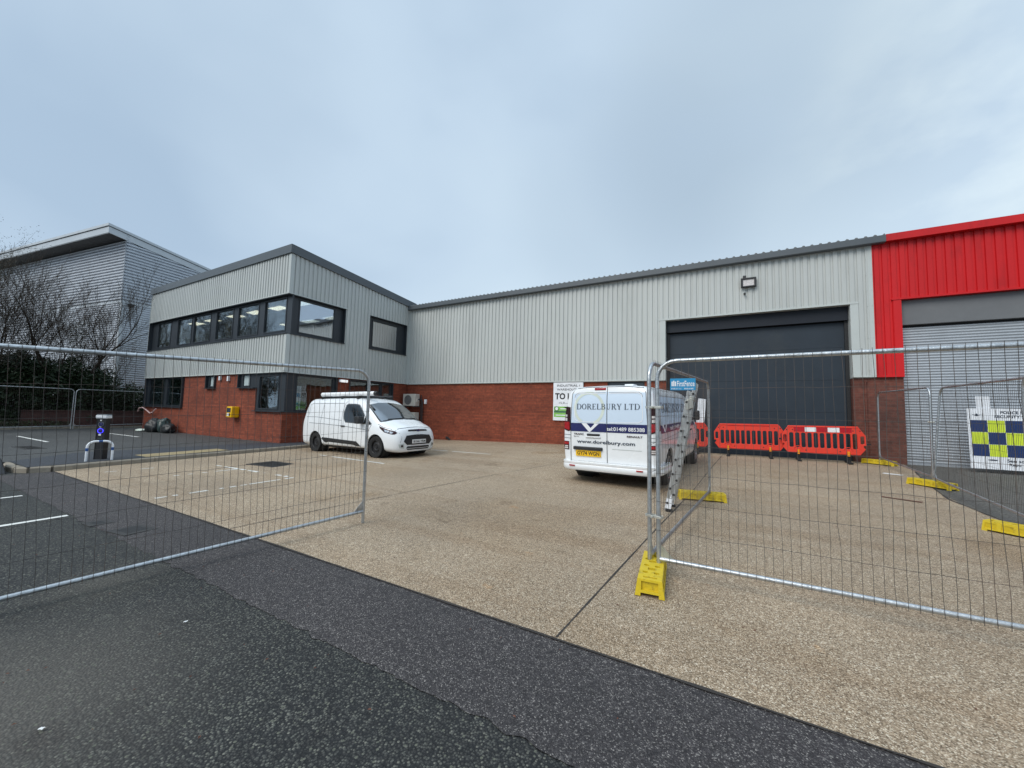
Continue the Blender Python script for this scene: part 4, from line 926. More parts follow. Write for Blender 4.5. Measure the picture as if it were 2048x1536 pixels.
def wheel(name, parent, x, y, z, r, wd, sg, kind, rim=.205):
    """sg: +1 outer face towards +y"""
    e = MB(); h = wd/2
    prof = [(rim, -h*.82), (r*.80, -h), (r*.95, -h*.97), (r, -h*.72), (r, h*.72), (r*.95, h*.97), (r*.80, h), (rim, h*.82), (rim, -h*.82)]
    e.lathe(prof, 36, 'y')
    for k in range(48):
        a = 2*PI*k/48; e.obox((r*math.cos(a), 0, r*math.sin(a)), (-.004*math.sin(a), 0, .004*math.cos(a)), (0, h*.66, 0), (.004*math.cos(a), 0, .004*math.sin(a)))
    o = e.build('wheel', M['rubber'], parent, smooth=35); o.location = (x, y, z)
    q_ = MB(); s = sg
    if kind == 'steel':
        q_.lathe([(rim, s*h*.80), (rim*.97, s*h*.86), (rim*.93, s*h*.80), (rim*.9, s*h*.35), (rim*.75, s*h*.30), (rim*.62, s*h*.50), (rim*.45, s*h*.55), (rim*.30, s*h*.40), (.045, s*h*.42), (.04, s*h*.62), (0, s*h*.64)], 32, 'y')
        ro = q_.build('rim', M['steel_black'], o, smooth=35)
        q_ = MB()
        for k in range(12): a = 2*PI*k/12; q_.lathe([(0, s*(h*.42)+s*.006), (.013, s*(h*.40)+s*.005)], 8, 'y', (rim*.72*math.cos(a), 0, rim*.72*math.sin(a)))
        q_.build('rim_hole', M['dark'], ro)
    else:
        q_.lathe([(rim, s*h*.80), (rim*.99, s*h*.88), (rim*.94, s*h*.84), (rim*.92, s*h*.2), (rim*.9, -s*h*.2)], 32, 'y'); q_.lathe([(0, s*h*.62), (.05, s*h*.60), (.055, s*h*.3), (0, s*h*.2)], 20, 'y')
        for k in range(5):
            a = 2*PI*k/5+.3
            for da in (-.13, .13):
                c = Vector((math.cos(a+da*.4), 0, math.sin(a+da*.4))); d = Vector((math.cos(a+da*1.5), 0, math.sin(a+da*1.5)))
                p0 = c*.04+Vector((0, s*h*.55, 0)); p1 = d*rim*.95+Vector((0, s*h*.72, 0)); t = (p1-p0)/2; n_ = Vector((0, 1, 0)).cross(t).normalized()*.015
                q_.obox((p0+p1)/2, t, n_, (0, .012, 0))
        q_.build('rim', M['alloy'], o, smooth=35)
        q_ = MB(); q_.lathe([(rim*.9, 0), (0, 0)], 20, 'y', (0, 0, 0)); q_.build('brake_disc', M['steel_black'], o)
    return o
def sweep_h(mb, path, sec):
    """path 2D (x,y); sec list of (outward, z) closed"""
    n0 = len(mb.v); n = len(path); m = len(sec)
    for i, p in enumerate(path):
        a = Vector(path[max(i-1, 0)]); b = Vector(path[min(i+1, n-1)]); t = (b-a).normalized(); nn = Vector((t.y, -t.x))
        for o_, z in sec: mb.v.append((p[0]+nn.x*o_, p[1]+nn.y*o_, z))
    for i in range(n-1):
        for k in range(m): l = (k+1) % m; mb.f.append([n0+i*m+k, n0+(i+1)*m+k, n0+(i+1)*m+l, n0+i*m+l]); mb.m.append(0)
    mb.f.append([n0+k for k in range(m)]); mb.f.append([n0+(n-1)*m+k for k in range(m)][::-1]); mb.m += [0, 0]

# ---------------------------------------------------------------- big white van seen from behind
# root frame: +x forward, y left, z up ; origin at the middle of the rear bumper on the ground
HT = 4.0
VX, VY = -2.07, 7.49
za, zb_ = zg(VX, 8.45), zg(VX+.06, 11.95)
van = empty('panel_van', (VX, VY, za-.012), rot=(R(-.6), -math.atan2(zb_-za, 3.5), R(90-HT)), label='large white panel van parked with its lettered twin rear doors towards the camera', cat='van')
cg = [(0, .27), (.80, .27), (.93, .34), (.970, .58), (.977, .88), (.968, 1.12), (.940, 1.40), (.905, 1.62), (.855, 1.83), (.70, 1.935), (0, 1.968)]
def vs_(x, k=1.0, dz=0, xo=None): return [(x+(xo[i] if xo else 0), y*k, z+dz*(i > 7)) for i, (y, z) in enumerate(cg)]
secs = [vs_(.02, .895, -.03, [.03, .03, .02, 0, 0, 0, .005, .015, .035, .06, .06]), vs_(.05, .955, -.012, [0, 0, 0, 0, 0, 0, 0, .01, .03, .05, .05]), vs_(.16, .995), vs_(.4), vs_(1.0), vs_(2.0), vs_(2.9), vs_(3.6),
    [(3.98, 0, .27), (3.98, .80, .27), (3.98, .93, .34), (3.98, .970, .58), (3.98, .975, .88), (3.98, .962, 1.12), (3.95, .925, 1.38), (3.90, .875, 1.60), (3.86, .79, 1.80), (3.86, .62, 1.90), (3.90, 0, 1.93)],
    [(4.70, 0, .27), (4.70, .80, .27), (4.70, .93, .34), (4.72, .968, .58), (4.72, .962, .88), (4.72, .94, 1.06), (4.72, .90, 1.14), (4.74, .86, 1.17), (4.76, .78, 1.20), (4.80, .55, 1.24), (4.84, 0, 1.26)],
    [(5.06, 0, .25), (5.06, .78, .25), (5.06, .88, .33), (5.06, .92, .56), (5.06, .91, .80), (5.06, .88, .94), (5.06, .84, 1.0), (5.06, .80, 1.03), (5.07, .70, 1.06), (5.10, .45, 1.09), (5.12, 0, 1.10)],
    [(5.27, 0, .24), (5.27, .66, .24), (5.28, .74, .32), (5.29, .78, .52), (5.29, .78, .72), (5.28, .75, .82), (5.27, .72, .87), (5.27, .67, .90), (5.28, .58, .93), (5.30, .38, .96), (5.31, 0, .97)],
    [(5.36, 0, .28), (5.36, .50, .28), (5.38, .56, .36), (5.39, .58, .50), (5.39, .58, .64), (5.38, .56, .72), (5.37, .52, .77), (5.36, .47, .80), (5.36, .40, .83), (5.36, .26, .86), (5.37, 0, .87)]]
body = loft_body('body', secs, M['white_paint'], van)
WR, FR_ = .968, 4.466
cut = MB()
for x in (WR, FR_):
    for sg in (-1, 1): cut.lathe([(0, sg*.62), (.385, sg*.62), (.385, sg*1.1), (0, sg*1.1)], 40, 'y', (x, 0, .345))
boolean(body, cut); sk = Skin(body)
for p in body.data.polygons: p.use_smooth = True
body.data.set_sharp_from_angle(angle=R(40))
lin_ = MB()
for x in (WR, FR_):
    for sg in (-1, 1): lin_.lathe([(.386, sg*.60), (.384, sg*.93)], 30, 'y', (x, 0, .345)); lin_.lathe([(0, sg*.61), (.386, sg*.61)], 30, 'y', (x, 0, .345))
lin_.box(.1, 5.2, -.7, .7, .22, .29); lin_.build('underbody', M['dark'], van)
for x in (WR, FR_):
    for sg in (-1, 1): wheel('wheel', van, x, sg*.845, .335, .335, .215, sg, 'alloy' if True else '', .222)
# y axis: positive = van's left = picture left when seen from behind.  picture-right coordinate s -> y=-s
rr = lambda s, z, off=.006: sk.rear(-s, z, off)
ss = .09
def RP(pts): return [(a+ss, b) for a, b in pts]
mb = MB()
for q0 in ([(-.765, .44), (-.768, 1.2), (-.74, 1.80), (-.69, 1.90), (-.40, 1.925), (.0, 1.93), (.40, 1.925), (.69, 1.90), (.74, 1.80), (.768, 1.2), (.765, .44), (-.765, .44)],): seam(mb, q0, rr, .011)
seam(mb, [(0.0, .44), (0, 1.93)], rr, .011)
for z in (.475, 1.02, 1.55): 
    for s in (-.79, .79): pass
mb.build('door_gap', M['dark'], van, fixn=False)
# blue film over the upper doors with pressed window panels
film = decal('door_film', [[(-.762, 1.205), (-.008, 1.205), (-.008, 1.83), (-.735, 1.80)], [(.008, 1.205), (.762, 1.205), (.735, 1.80), (.008, 1.83)]], lambda s, z: rr(s, z, .0045), M['van_blue'], van, .12)
mb = MB()
for sg in (-1, 1):
    P = [(sg*.03, 1.80), (sg*.60, 1.80), (sg*.655, 1.77), (sg*.67, 1.72), (sg*.685, 1.34), (sg*.67, 1.27), (sg*.60, 1.235), (sg*.03, 1.225)]
    seam(mb, P, lambda s, z: rr(s, z, .009), .014)
mb.build('panel_crease', M['sign_white'], van, fixn=False)
mb = MB()
for sg in (-1, 1):
    P = [(sg*.03, 1.812), (sg*.605, 1.812), (sg*.665, 1.78), (sg*.682, 1.72)]
    seam(mb, P, lambda s, z: rr(s, z, .010), .007)
mb.build('panel_edge', M['fascia_grey'], van, fixn=False)
decal('stripe', [[(-.762, 1.035), (-.008, 1.035), (-.008, 1.20), (-.762, 1.20)], [(.008, 1.035), (.762, 1.035), (.762, 1.20), (.008, 1.20)]], lambda s, z: rr(s, z, .0065), M['navy'], van, .12)
mb = MB(); c0 = (-.375, 1.50)
ring = [(c0[0]+.30*math.cos(R(a)), c0[1]+.31*math.sin(R(a))) for a in range(-70, 250, 10)]
seam(mb, ring, lambda s, z: rr(s, z, .008), .055); mb.build('ring_logo', M['cream'], van, fixn=False)
decal('chevron_logo', [[(-.53, 1.20), (-.42, 1.20), (-.335, 1.11), (-.36, 1.020)], [(-.36, 1.020), (-.335, 1.11), (-.245, 1.20), (-.165, 1.20)]], lambda s, z: rr(s, z, .0085), M['white_vinyl'], van, .08)
mb = MB(); serif_text(mb, 'DORELBURY LTD', -.635, .645, 1.482, 1.592, lambda a, b: rr(a, b, .012)); mb.build('lettering', M['letter_dark'], van, fixn=False)
mb = MB(); put_text(mb, 'tel:01489 885388', .0, .72, 1.068, 1.142, lambda a, b: rr(a, b, .011), .012); mb.build('lettering', M['white_vinyl'], van, fixn=False)
mb = MB(); put_text(mb, 'www.dorelbury.com', -.63, .54, .785, .872, lambda a, b: rr(a, b, .012), .018); mb.build('lettering', M['letter_dark'], van, fixn=False)
mb = MB(); put_text(mb, 'TRAFIC', -.70, -.48, .965, 1.0, lambda a, b: rr(a, b, .012), .03); put_text(mb, 'Sport', -.70, -.59, .917, .950, lambda a, b: rr(a, b, .010)); put_text(mb, 'RENAULT', .39, .68, .955, .99, lambda a, b: rr(a, b, .012), .03); mb.build('badge_lettering', M['lamp_smoke'], van, fixn=False)
# handle, plate, lamps
def rbox(mb, s0, s1, z0, z1, d0, d1):
    x = sk.rear(-(s0+s1)/2, (z0+z1)/2, 0)[0]; mb.box(x-d1, x+d0, -s1, -s0, z0, z1)
mb = MB(); rbox(mb, -.41, -.145, .955, .998, .01, .035); mb.build('door_handle', M['black_plastic'], van, bevel=.012)
mb = MB(); rbox(mb, -.44, -.13, .915, .955, .02, .025); mb.build('handle_recess', M['white_paint'], van, bevel=.012)
mb = MB(); rbox(mb, -.70, -.09, .672, .735, .01, .045); mb.build('plate_lamp_bar', M['black_plastic'], van, bevel=.014)
mb = MB(); rbox(mb, -.65, -.125, .545, .662, .0, .018); pl = mb.build('number_plate', M['plate_yellow'], van)
xp = sk.rear(.39, .60, 0)[0]-.0195
mb = MB(); put_text(mb, 'GY74 WGN', -.62, -.155, .567, .643, lambda a, b: (xp, -a, b), .02); mb.build('lettering', M['letter_black'], pl, fixn=False)
mb = MB(); seam(mb, [(.10, .715), (.66, .715)], lambda s, z: rr(s, z, .004), .012); mb.build('panel_crease', M['cladding_trim'], van, fixn=False)
def taillamp(sg):
    # wraps the corner: defined by angle around the rear corner through raycasts from the corner diagonal
    def fnc(t, z, off=.008):
        # t 0..1: from door edge on the rear face to the side
        s = .775+.10*min(t*1.6, 1)
        if t < .6: p = sk.rear(-sg*(.775+.155*t/.6), z, off); 
        else:
            xx = .055+.14*(t-.6)/.4; p = sk.side(xx, z, -sg, off)
        return p
    fo_ = lambda a, b: fnc(a, b)
    decal('tail_lamp', [[(0, 1.045), (.2, 1.03), (1, 1.10), (1, 1.50), (.3, 1.535), (0, 1.52)]], fo_, M['lamp_smoke'], van, .07)
    decal('brake_lens', [[(.08, 1.05), (.92, 1.12), (.92, 1.22), (.08, 1.22)]], lambda a, b: fnc(a, b, .014), M['lamp_red'], van, .06)
    decal('reverse_lens', [[(.28, 1.24), (.7, 1.25), (.7, 1.305), (.28, 1.30)], [(.28, 1.325), (.66, 1.33), (.66, 1.375), (.28, 1.37)]], lambda a, b: fnc(a, b, .014), M['lamp_clear'], van, .06)
    decal('reflector', [[(.12, .655), (.66, .66), (.66, .83), (.12, .825)]], lambda a, b: fnc(a, b, .008), M['lamp_smoke'], van, .06)
    decal('reverse_lens', [[(.2, .675), (.55, .675), (.55, .705), (.2, .705)], [(.2, .715), (.5, .715), (.5, .74), (.2, .74)]], lambda a, b: fnc(a, b, .014), M['lamp_clear'], van, .06)
    decal('brake_lens', [[(.15, .76), (.6, .765), (.6, .815), (.15, .81)]], lambda a, b: fnc(a, b, .014), M['lamp_red'], van, .06)
    mb = MB(); seam(mb, [(0, .42), (0, .655)], fo_, .006); seam(mb, [(0, .96), (1, .965)], fo_, .008); seam(mb, [(0, .89), (1, .90)], fo_, .008); mb.build('corner_gap', M['fascia_grey'], van, fixn=False)
taillamp(1); taillamp(-1)
mb = MB(); rbox(mb, -.265, -.03, 1.858, 1.912, .03, .012); mb.build('high_brake_lamp', M['lamp_red'], van, bevel=.01)
mb = MB(); path = [(.9, -1.0), (.30, -.992), (.10, -.955), (.0, -.88), (-.045, -.72), (-.055, -.4), (-.055, .4), (-.045, .72), (.0, .88), (.10, .955), (.30, .992), (.9, 1.0)][::-1]
sweep_h(mb, path, [(-.10, .27), (-.01, .27), (.012, .30), (.015, .36), (.004, .385), (.015, .40), (.012, .435), (-.10, .445)]); bp_ = mb.build('rear_bumper', M['white_paint'], van, smooth=50)
mb = MB(); mb.box(-.078, -.06, .64, .76, .345, .370); mb.box(-.078, -.06, -.70, -.58, .345, .370); mb.build('reflector', M['lamp_red'], bp_)
mb = MB(); mb.box(4.98, 5.28, -.16, .16, 1.945, 2.0) if False else mb.box(.55, .85, -.37, -.19, 1.955, 2.0); mb.build('roof_vent', M['white_vinyl'], van, bevel=.015)
# sides
for sg in (-1, 1):
    S = lambda x, z, off=.005, sg=sg: sk.side(x, z, sg, off)
    decal('side_film', [[(.30, 1.20), (3.05, 1.22), (3.02, 1.74), (.32, 1.74)]], lambda a, b: S(a, b, .004), M['van_blue'], van, .15)
    decal('stripe', [[(.22, 1.04), (3.2, 1.06), (3.2, 1.20), (.22, 1.19)], [(3.215, 1.06), (4.1, 1.09), (4.1, 1.16), (3.215, 1.20)]], lambda a, b: S(a, b, .006), M['navy'], van, .15)
    decal('chevron_logo', [[(.30, 1.20), (.42, 1.20), (.55, 1.06), (.50, 1.04)], [(.50, 1.04), (.55, 1.06), (.70, 1.20), (.62, 1.20)]], lambda a, b: S(a, b, .008), M['white_vinyl'], van, .08)
    flip = (lambda a: a) if sg < 0 else (lambda a: 3.4-a)
    mb = MB(); serif_text(mb, 'DORELBURY LTD', .42, 2.98, 1.43, 1.62, lambda a, b: S(flip(a), b, .010)); mb.build('lettering', M['letter_dark'], van, fixn=False)
    mb = MB(); put_text(mb, 'tel:01489 885388', .95, 2.9, 1.075, 1.165, lambda a, b: S(flip(a), b, .010), .012); mb.build('lettering', M['white_vinyl'], van, fixn=False)
    decal('side_window', [[(3.32, 1.22), (4.32, 1.20), (3.98, 1.62), (3.86, 1.68), (3.32, 1.70)]], lambda a, b: S(a, b, .008), M['van_glass'], van, .1)
    mb = MB()
    for P in ([(.30, 1.755), (3.05, 1.755), (3.08, 1.72), (3.1, .40)], [(.24, .42), (.24, 1.72), (.30, 1.755)], [(1.75, .36), (1.75, 1.75)], [(3.22, .40), (3.22, 1.70), (3.28, 1.74), (3.9, 1.72)], [(4.38, 1.18), (4.36, .75)], [(.3, .92), (1.75, .97), (3.22, 1.0), (4.3, .98)]): seam(mb, P, lambda a, b: S(a, b, .003), .007)
    mb.build('door_gap', M['fascia_grey'], van, fixn=False)
    mb = MB(); 
    for x in (3.34, 1.88): p = S(x, .98, 0); mb.box(x, x+.17, min(p[1], p[1]+sg*.03), max(p[1], p[1]+sg*.03), .965, 1.0)
    mb.build('door_handle', M['black_plastic'], van, bevel=.006)
    p = S(4.25, 1.24, 0); mb = MB(); mb.box(4.12, 4.28, min(p[1]+sg*.05, p[1]+sg*.17), max(p[1]+sg*.05, p[1]+sg*.17), 1.20, 1.46); mb.box(4.18, 4.24, min(p[1]-sg*.02, p[1]+sg*.08), max(p[1]-sg*.02, p[1]+sg*.08), 1.22, 1.28); mb.build('wing_mirror', M['black_plastic'], van, bevel=.03)
    decal('headlight', [[(4.85, .80), (5.22, .72), (5.18, .86), (4.80, 1.02)]], lambda a, b: S(a, b, .006), M['lamp_silver'], van, .08)
decal('windscreen', [[(-.78, 1.30), (.78, 1.30), (.70, 1.84), (-.70, 1.84)]], lambda a, b: sk.front(a, b, .008), M['van_glass'], van, .12)
decal('grille', [[(-.50, .66), (.50, .66), (.45, .80), (-.45, .80)], [(-.48, .34), (.48, .34), (.50, .50), (-.50, .50)]], lambda a, b: sk.front(a, b, .008), M['black_plastic'], van, .1)
# ---------------------------------------------------------------- small white van facing right
hd = -3.3
cx_, cy_ = -8.97-3.94, 7.95+.83
xr, yr = -8.97, 7.95; ca, sa = math.cos(R(hd)), math.sin(R(hd))
# front right wheel contact is at local (3.94, -.90)
ox = xr-(3.94*ca+.88*sa); oy = yr-.05-(3.94*sa-.88*ca)
z1_, z2_ = zg(-12, 8.2), zg(-8.97, 8.1)
cv = empty('compact_van', (ox, oy, z1_-.015), rot=(0, -math.atan2(z2_-z1_, 3.06), R(hd)), label='small white van with a roof tube and black wheels parked facing right by the office', cat='van')
cg2 = [(0, .21), (.76, .21), (.875, .29), (.905, .52), (.912, .80), (.905, .98), (.870, 1.25), (.835, 1.48), (.785, 1.67), (.66, 1.765), (0, 1.80)]
def s2(x, k=1.0, xo=None, dz=None): return [(x+(xo[i] if xo else 0), y*k, z+(dz[i] if dz else 0)) for i, (y, z) in enumerate(cg2)]
RO = [.02, .02, .0, .0, .0, .02, .08, .15, .22, .30, .32]
secs = [s2(.01, .88, RO, [0]*8+[-.03, -.06, -.06]), s2(.04, .955, RO, [0]*8+[-.01, -.025, -.025]), s2(.16, .995, [q_*.7 for q_ in RO]), s2(.5), s2(1.2), s2(2.0), s2(2.7),
    [(3.18, 0, .21), (3.18, .76, .21), (3.18, .875, .29), (3.18, .905, .52), (3.18, .912, .80), (3.20, .90, .98), (3.20, .865, 1.24), (3.16, .82, 1.47), (3.10, .76, 1.64), (3.02, .62, 1.735), (3.05, 0, 1.77)],
    [(3.70, 0, .21), (3.70, .76, .21), (3.70, .875, .29), (3.70, .905, .52), (3.72, .908, .80), (3.74, .89, .95), (3.73, .855, 1.08), (3.68, .815, 1.22), (3.62, .74, 1.36), (3.55, .58, 1.47), (3.58, 0, 1.50)],
    [(4.10, 0, .21), (4.10, .76, .21), (4.10, .875, .29), (4.10, .905, .52), (4.10, .90, .76), (4.10, .875, .88), (4.08, .845, .95), (4.06, .81, .99), (4.04, .74, 1.03), (4.06, .50, 1.09), (4.10, 0, 1.12)],
    [(4.42, 0, .19), (4.42, .74, .19), (4.42, .85, .27), (4.42, .885, .50), (4.42, .875, .72), (4.42, .845, .83), (4.42, .81, .885), (4.42, .77, .91), (4.42, .68, .945), (4.44, .42, .99), (4.46, 0, 1.01)],
    [(4.66, 0, .18), (4.66, .64, .18), (4.67, .74, .26), (4.68, .78, .46), (4.67, .765, .64), (4.65, .73, .74), (4.64, .70, .79), (4.63, .66, .825), (4.63, .58, .86), (4.65, .36, .905), (4.67, 0, .92)],
    [(4.76, 0, .20), (4.76, .50, .20), (4.79, .58, .28), (4.81, .60, .44), (4.80, .59, .60), (4.78, .56, .68), (4.77, .53, .73), (4.76, .48, .765), (4.75, .42, .80), (4.75, .26, .84), (4.76, 0, .85)]]
body2 = loft_body('body', secs, M['white_paint'], cv)
RX, FX = .876, 3.94; cut = MB()
for x in (RX, FX):
    for sg in (-1, 1): cut.lathe([(0, sg*.60), (.365, sg*.60), (.365, sg*1.1), (0, sg*1.1)], 40, 'y', (x, 0, .325))
boolean(body2, cut); sk2 = Skin(body2)
for p in body2.data.polygons: p.use_smooth = True
body2.data.set_sharp_from_angle(angle=R(40))
lin_ = MB()
for x in (RX, FX):
    for sg in (-1, 1): lin_.lathe([(.366, sg*.58), (.364, sg*.87)], 30, 'y', (x, 0, .325)); lin_.lathe([(0, sg*.59), (.366, sg*.59)], 30, 'y', (x, 0, .325))
lin_.box(.15, 4.6, -.66, .66, .17, .23); lin_.build('underbody', M['dark'], cv)
for x in (RX, FX):
    for sg in (-1, 1): wheel('wheel', cv, x, sg*.79, .318, .318, .20, sg, 'steel', .200)
for sg in (-1, 1):
    S = lambda x, z, off=.005, sg=sg: sk2.side(x, z, sg, off)
    decal('side_window', [[(2.50, 1.02), (2.41, 1.12), (2.37, 1.28), (2.42, 1.53), (2.50, 1.565), (2.85, 1.56), (3.03, 1.535), (3.16, 1.43), (3.36, 1.22), (3.37, 1.0), (3.0, 1.0)], [(3.40, 1.0), (3.40, 1.18), (3.72, .985), (3.70, .97)]], lambda a, b: S(a, b, .007), M['van_glass'], cv, .09)
    mb = MB(); seam(mb, [(2.50, 1.01), (2.40, 1.11), (2.355, 1.28), (2.405, 1.54), (2.49, 1.578), (2.86, 1.572), (3.04, 1.545), (3.17, 1.44), (3.40, 1.20), (3.74, .985), (3.71, .96), (3.38, .985), (3.0, .99), (2.50, 1.01)], lambda a, b: S(a, b, .009), .014)
    mb.build('window_rubber', M['dark'], cv, fixn=False)
    decal('side_moulding', [[(1.17, .50), (3.07, .44), (3.27, .30), (3.03, .30), (2.9, .33), (1.62, .36), (1.5, .33), (1.40, .345)]], lambda a, b: S(a, b, .010), M['black_plastic'], cv, .12)
    decal('sill', [[(1.28, .215), (3.50, .215), (3.52, .255), (1.27, .255)]], lambda a, b: S(a, b, .004), M['dark'], cv, .12)
    mb = MB()
    for P in ([(2.33, .30), (2.30, .9), (2.28, 1.28), (2.34, 1.60), (2.42, 1.66)], [(3.55, .32), (3.66, .50), (3.62, .75), (3.74, .96)], [(1.18, .60), (1.15, 1.0), (1.2, 1.62)], [(.42, 1.22), (.40, 1.56), (.52, 1.60), (2.28, 1.60)], [(.28, 1.15), (.9, 1.15), (2.28, 1.06)], [(.5, .95), (1.3, .93), (2.4, .885), (3.6, .80)], [(3.98, .99), (4.2, .905), (4.5, .84)]): seam(mb, P, lambda a, b: S(a, b, .004), .012)
    mb.build('door_gap', M['fascia_grey'], cv, fixn=False)
    p = S(2.38, .885, 0); mb = MB(); mb.box(2.29, 2.49, min(p[1], p[1]+sg*.035), max(p[1], p[1]+sg*.035), .868, .905); mb.build('door_handle', M['black_plastic'], cv, bevel=.01)
    p = S(3.45, 1.05, 0); mb = MB(); mb.box(3.22, 3.44, min(p[1]+sg*.06, p[1]+sg*.24), max(p[1]+sg*.06, p[1]+sg*.24), .98, 1.20); mb.box(3.34, 3.42, min(p[1]-sg*.02, p[1]+sg*.08), max(p[1]-sg*.02, p[1]+sg*.08), .98, 1.03); mb.build('wing_mirror', M['black_plastic'], cv, bevel=.04)
    decal('headlight', [[(4.06, .925), (4.12, .86), (4.30, .755), (4.55, .70), (4.62, .70), (4.66, .745), (4.60, .79), (4.42, .835)]], lambda a, b: S(a, b, .006), M['lamp_smoke'], cv, .05)
    decal('headlight_lens', [[(4.27, .84), (4.32, .775), (4.44, .745), (4.46, .80)], [(4.48, .79), (4.48, .735), (4.55, .72), (4.57, .765)]], lambda a, b: S(a, b, .011), M['lamp_silver'], cv, .05)
    FRr = lambda a, b, off=.007: sk2.front(a, b, off)
    decal('fog_recess', [[(sg*.52, .30), (sg*.66, .31), (sg*.70, .42), (sg*.54, .44)]], lambda a, b: FRr(a, b, .004), M['cladding_trim'], cv, .06)
    decal('fog_lamp', [[(sg*.60+.032*math.cos(t), .37+.032*math.sin(t)) for t in [2*PI*i/14 for i in range(14)]]], lambda a, b: FRr(a, b, .010), M['lamp_smoke'], cv, .05)
# windscreen follows the slope
decal('windscreen', [[(-.76, 1.06), (-.4, 1.13), (0, 1.145), (.4, 1.13), (.76, 1.06), (.68, 1.56), (.3, 1.63), (0, 1.64), (-.3, 1.63), (-.68, 1.56)]], lambda a, b: sk2.front(a, b, .008), M['screen_glass'], cv, .10)
mb = MB(); seam(mb, [(-.78, 1.05), (-.70, 1.57)], lambda a, b: sk2.front(a, b, .010), .03); seam(mb, [(.78, 1.05), (.70, 1.57)], lambda a, b: sk2.front(a, b, .010), .03); mb.build('windscreen_pillar_seal', M['dark'], cv, fixn=False)
mb = MB(); seam(mb, [(-.72, .80), (-.62, .86), (-.3, .895), (0, .905), (.3, .895), (.62, .86), (.72, .80)], lambda a, b: sk2.front(a, b, .006), .012); seam(mb, [(-.66, .46), (-.60, .62), (-.66, .74)], lambda a, b: sk2.front(a, b, .004), .008); seam(mb, [(.66, .46), (.60, .62), (.66, .74)], lambda a, b: sk2.front(a, b, .004), .008); mb.build('bonnet_gap', M['fascia_grey'], cv, fixn=False)
mb = MB(); seam(mb, [(-.79, 1.055), (-.4, 1.125), (0, 1.14), (.4, 1.125), (.79, 1.055)], lambda a, b: sk2.front(a, b, .012), .03); mb.build('cowl', M['black_plastic'], cv, fixn=False)
for s0 in (-.55, .05):
    mb = MB(); P = [sk2.front(s0+t*.55, 1.13+.03*t, .03) for t in (0, .25, .5, .75, 1)]; mb.tube(P, .009, 5); mb.build('wiper', M['black_plastic'], cv)
decal('grille', [[(-.555, .50), (-.46, .655), (-.2, .68), (.2, .68), (.46, .655), (.555, .50), (.44, .395), (-.44, .395)]], lambda a, b: FRr(a, b, .008), M['black_plastic'], cv, .07)
mb = MB(); seam(mb, [(-.44, .57), (0, .585), (.44, .57)], lambda a, b: FRr(a, b, .013), .012); seam(mb, [(-.40, .62), (0, .635), (.40, .62)], lambda a, b: FRr(a, b, .013), .01); seam(mb, [(-.5, .52), (0, .535), (.5, .52)], lambda a, b: FRr(a, b, .013), .01)
seam(mb, [(-.46, .66), (0, .692), (.46, .66)], lambda a, b: FRr(a, b, .010), .008); mb.build('grille_bar', M['steel_black'], cv, fixn=False)
decal('bonnet_slot', [[(-.38, .785), (.38, .785), (.36, .83), (0, .838), (-.36, .83)]], lambda a, b: FRr(a, b, .008), M['dark'], cv, .07)
decal('lower_intake', [[(-.46, .30), (.46, .30), (.42, .355), (-.42, .355)], [(-.40, .25), (.40, .25), (.44, .285), (-.44, .285)]], lambda a, b: FRr(a, b, .006), M['black_plastic'], cv, .07)
el = [(math.cos(t), math.sin(t)) for t in [2*PI*i/24 for i in range(24)]]
decal('badge', [[(.085*a, .81+.034*b) for a, b in el]], lambda a, b: FRr(a, b, .016), M['chrome'], cv, .05); decal('badge_face', [[(.073*a, .81+.026*b) for a, b in el]], lambda a, b: FRr(a, b, .019), M['navy'], cv, .05)
xp = sk2.front(0, .5, .028)[0]; mb = MB(); mb.box(xp-.03, xp, -.26, .26, .435, .545); pl = mb.build('number_plate', M['plate_white'], cv)
mb = MB(); put_text(mb, 'BG66 YRM', -.235, .235, .455, .525, lambda a, b: (xp+.0015, a, b), .02); mb.build('lettering', M['letter_black'], pl, fixn=False)
mb = MB(); mb.tube([(3.0, .0, 1.77), (2.94, 0, 1.86), (2.92, 0, 1.90)], .006, 5); mb.build('aerial', M['black_plastic'], cv)
# roof bars and carrier tube on the near side
for x in (.85, 1.95, 2.75):
    mb = MB(); mb.tube([(x, -.62, 1.82), (x, .62, 1.82)], .02, 6); mb.box(x-.03, x+.03, -.70, -.60, 1.74, 1.84); mb.box(x-.03, x+.03, .60, .70, 1.74, 1.84); mb.build('roof_bar', M['black_plastic'], cv)
mb = MB(); mb.tube([(.62, -.55, 1.915), (3.42, -.55, 1.905)], .068, 16); rt = mb.build('carrier_tube', M['white_vinyl'], cv, smooth=40)
mb = MB(); mb.tube([(3.42, -.55, 1.905), (3.46, -.55, 1.905), (3.52, -.55, 1.905)], [.074, .074, .06], 16); mb.build('tube_cap', M['black_plastic'], rt, smooth=40)
mb = MB(); mb.tube([(.80, .40, 1.86), (3.1, .40, 1.86)], .025, 8); mb.tube([(.7, -.2, 1.85), (2.9, -.25, 1.85)], .02, 8); mb.build('roof_rail', M['black_plastic'], cv)
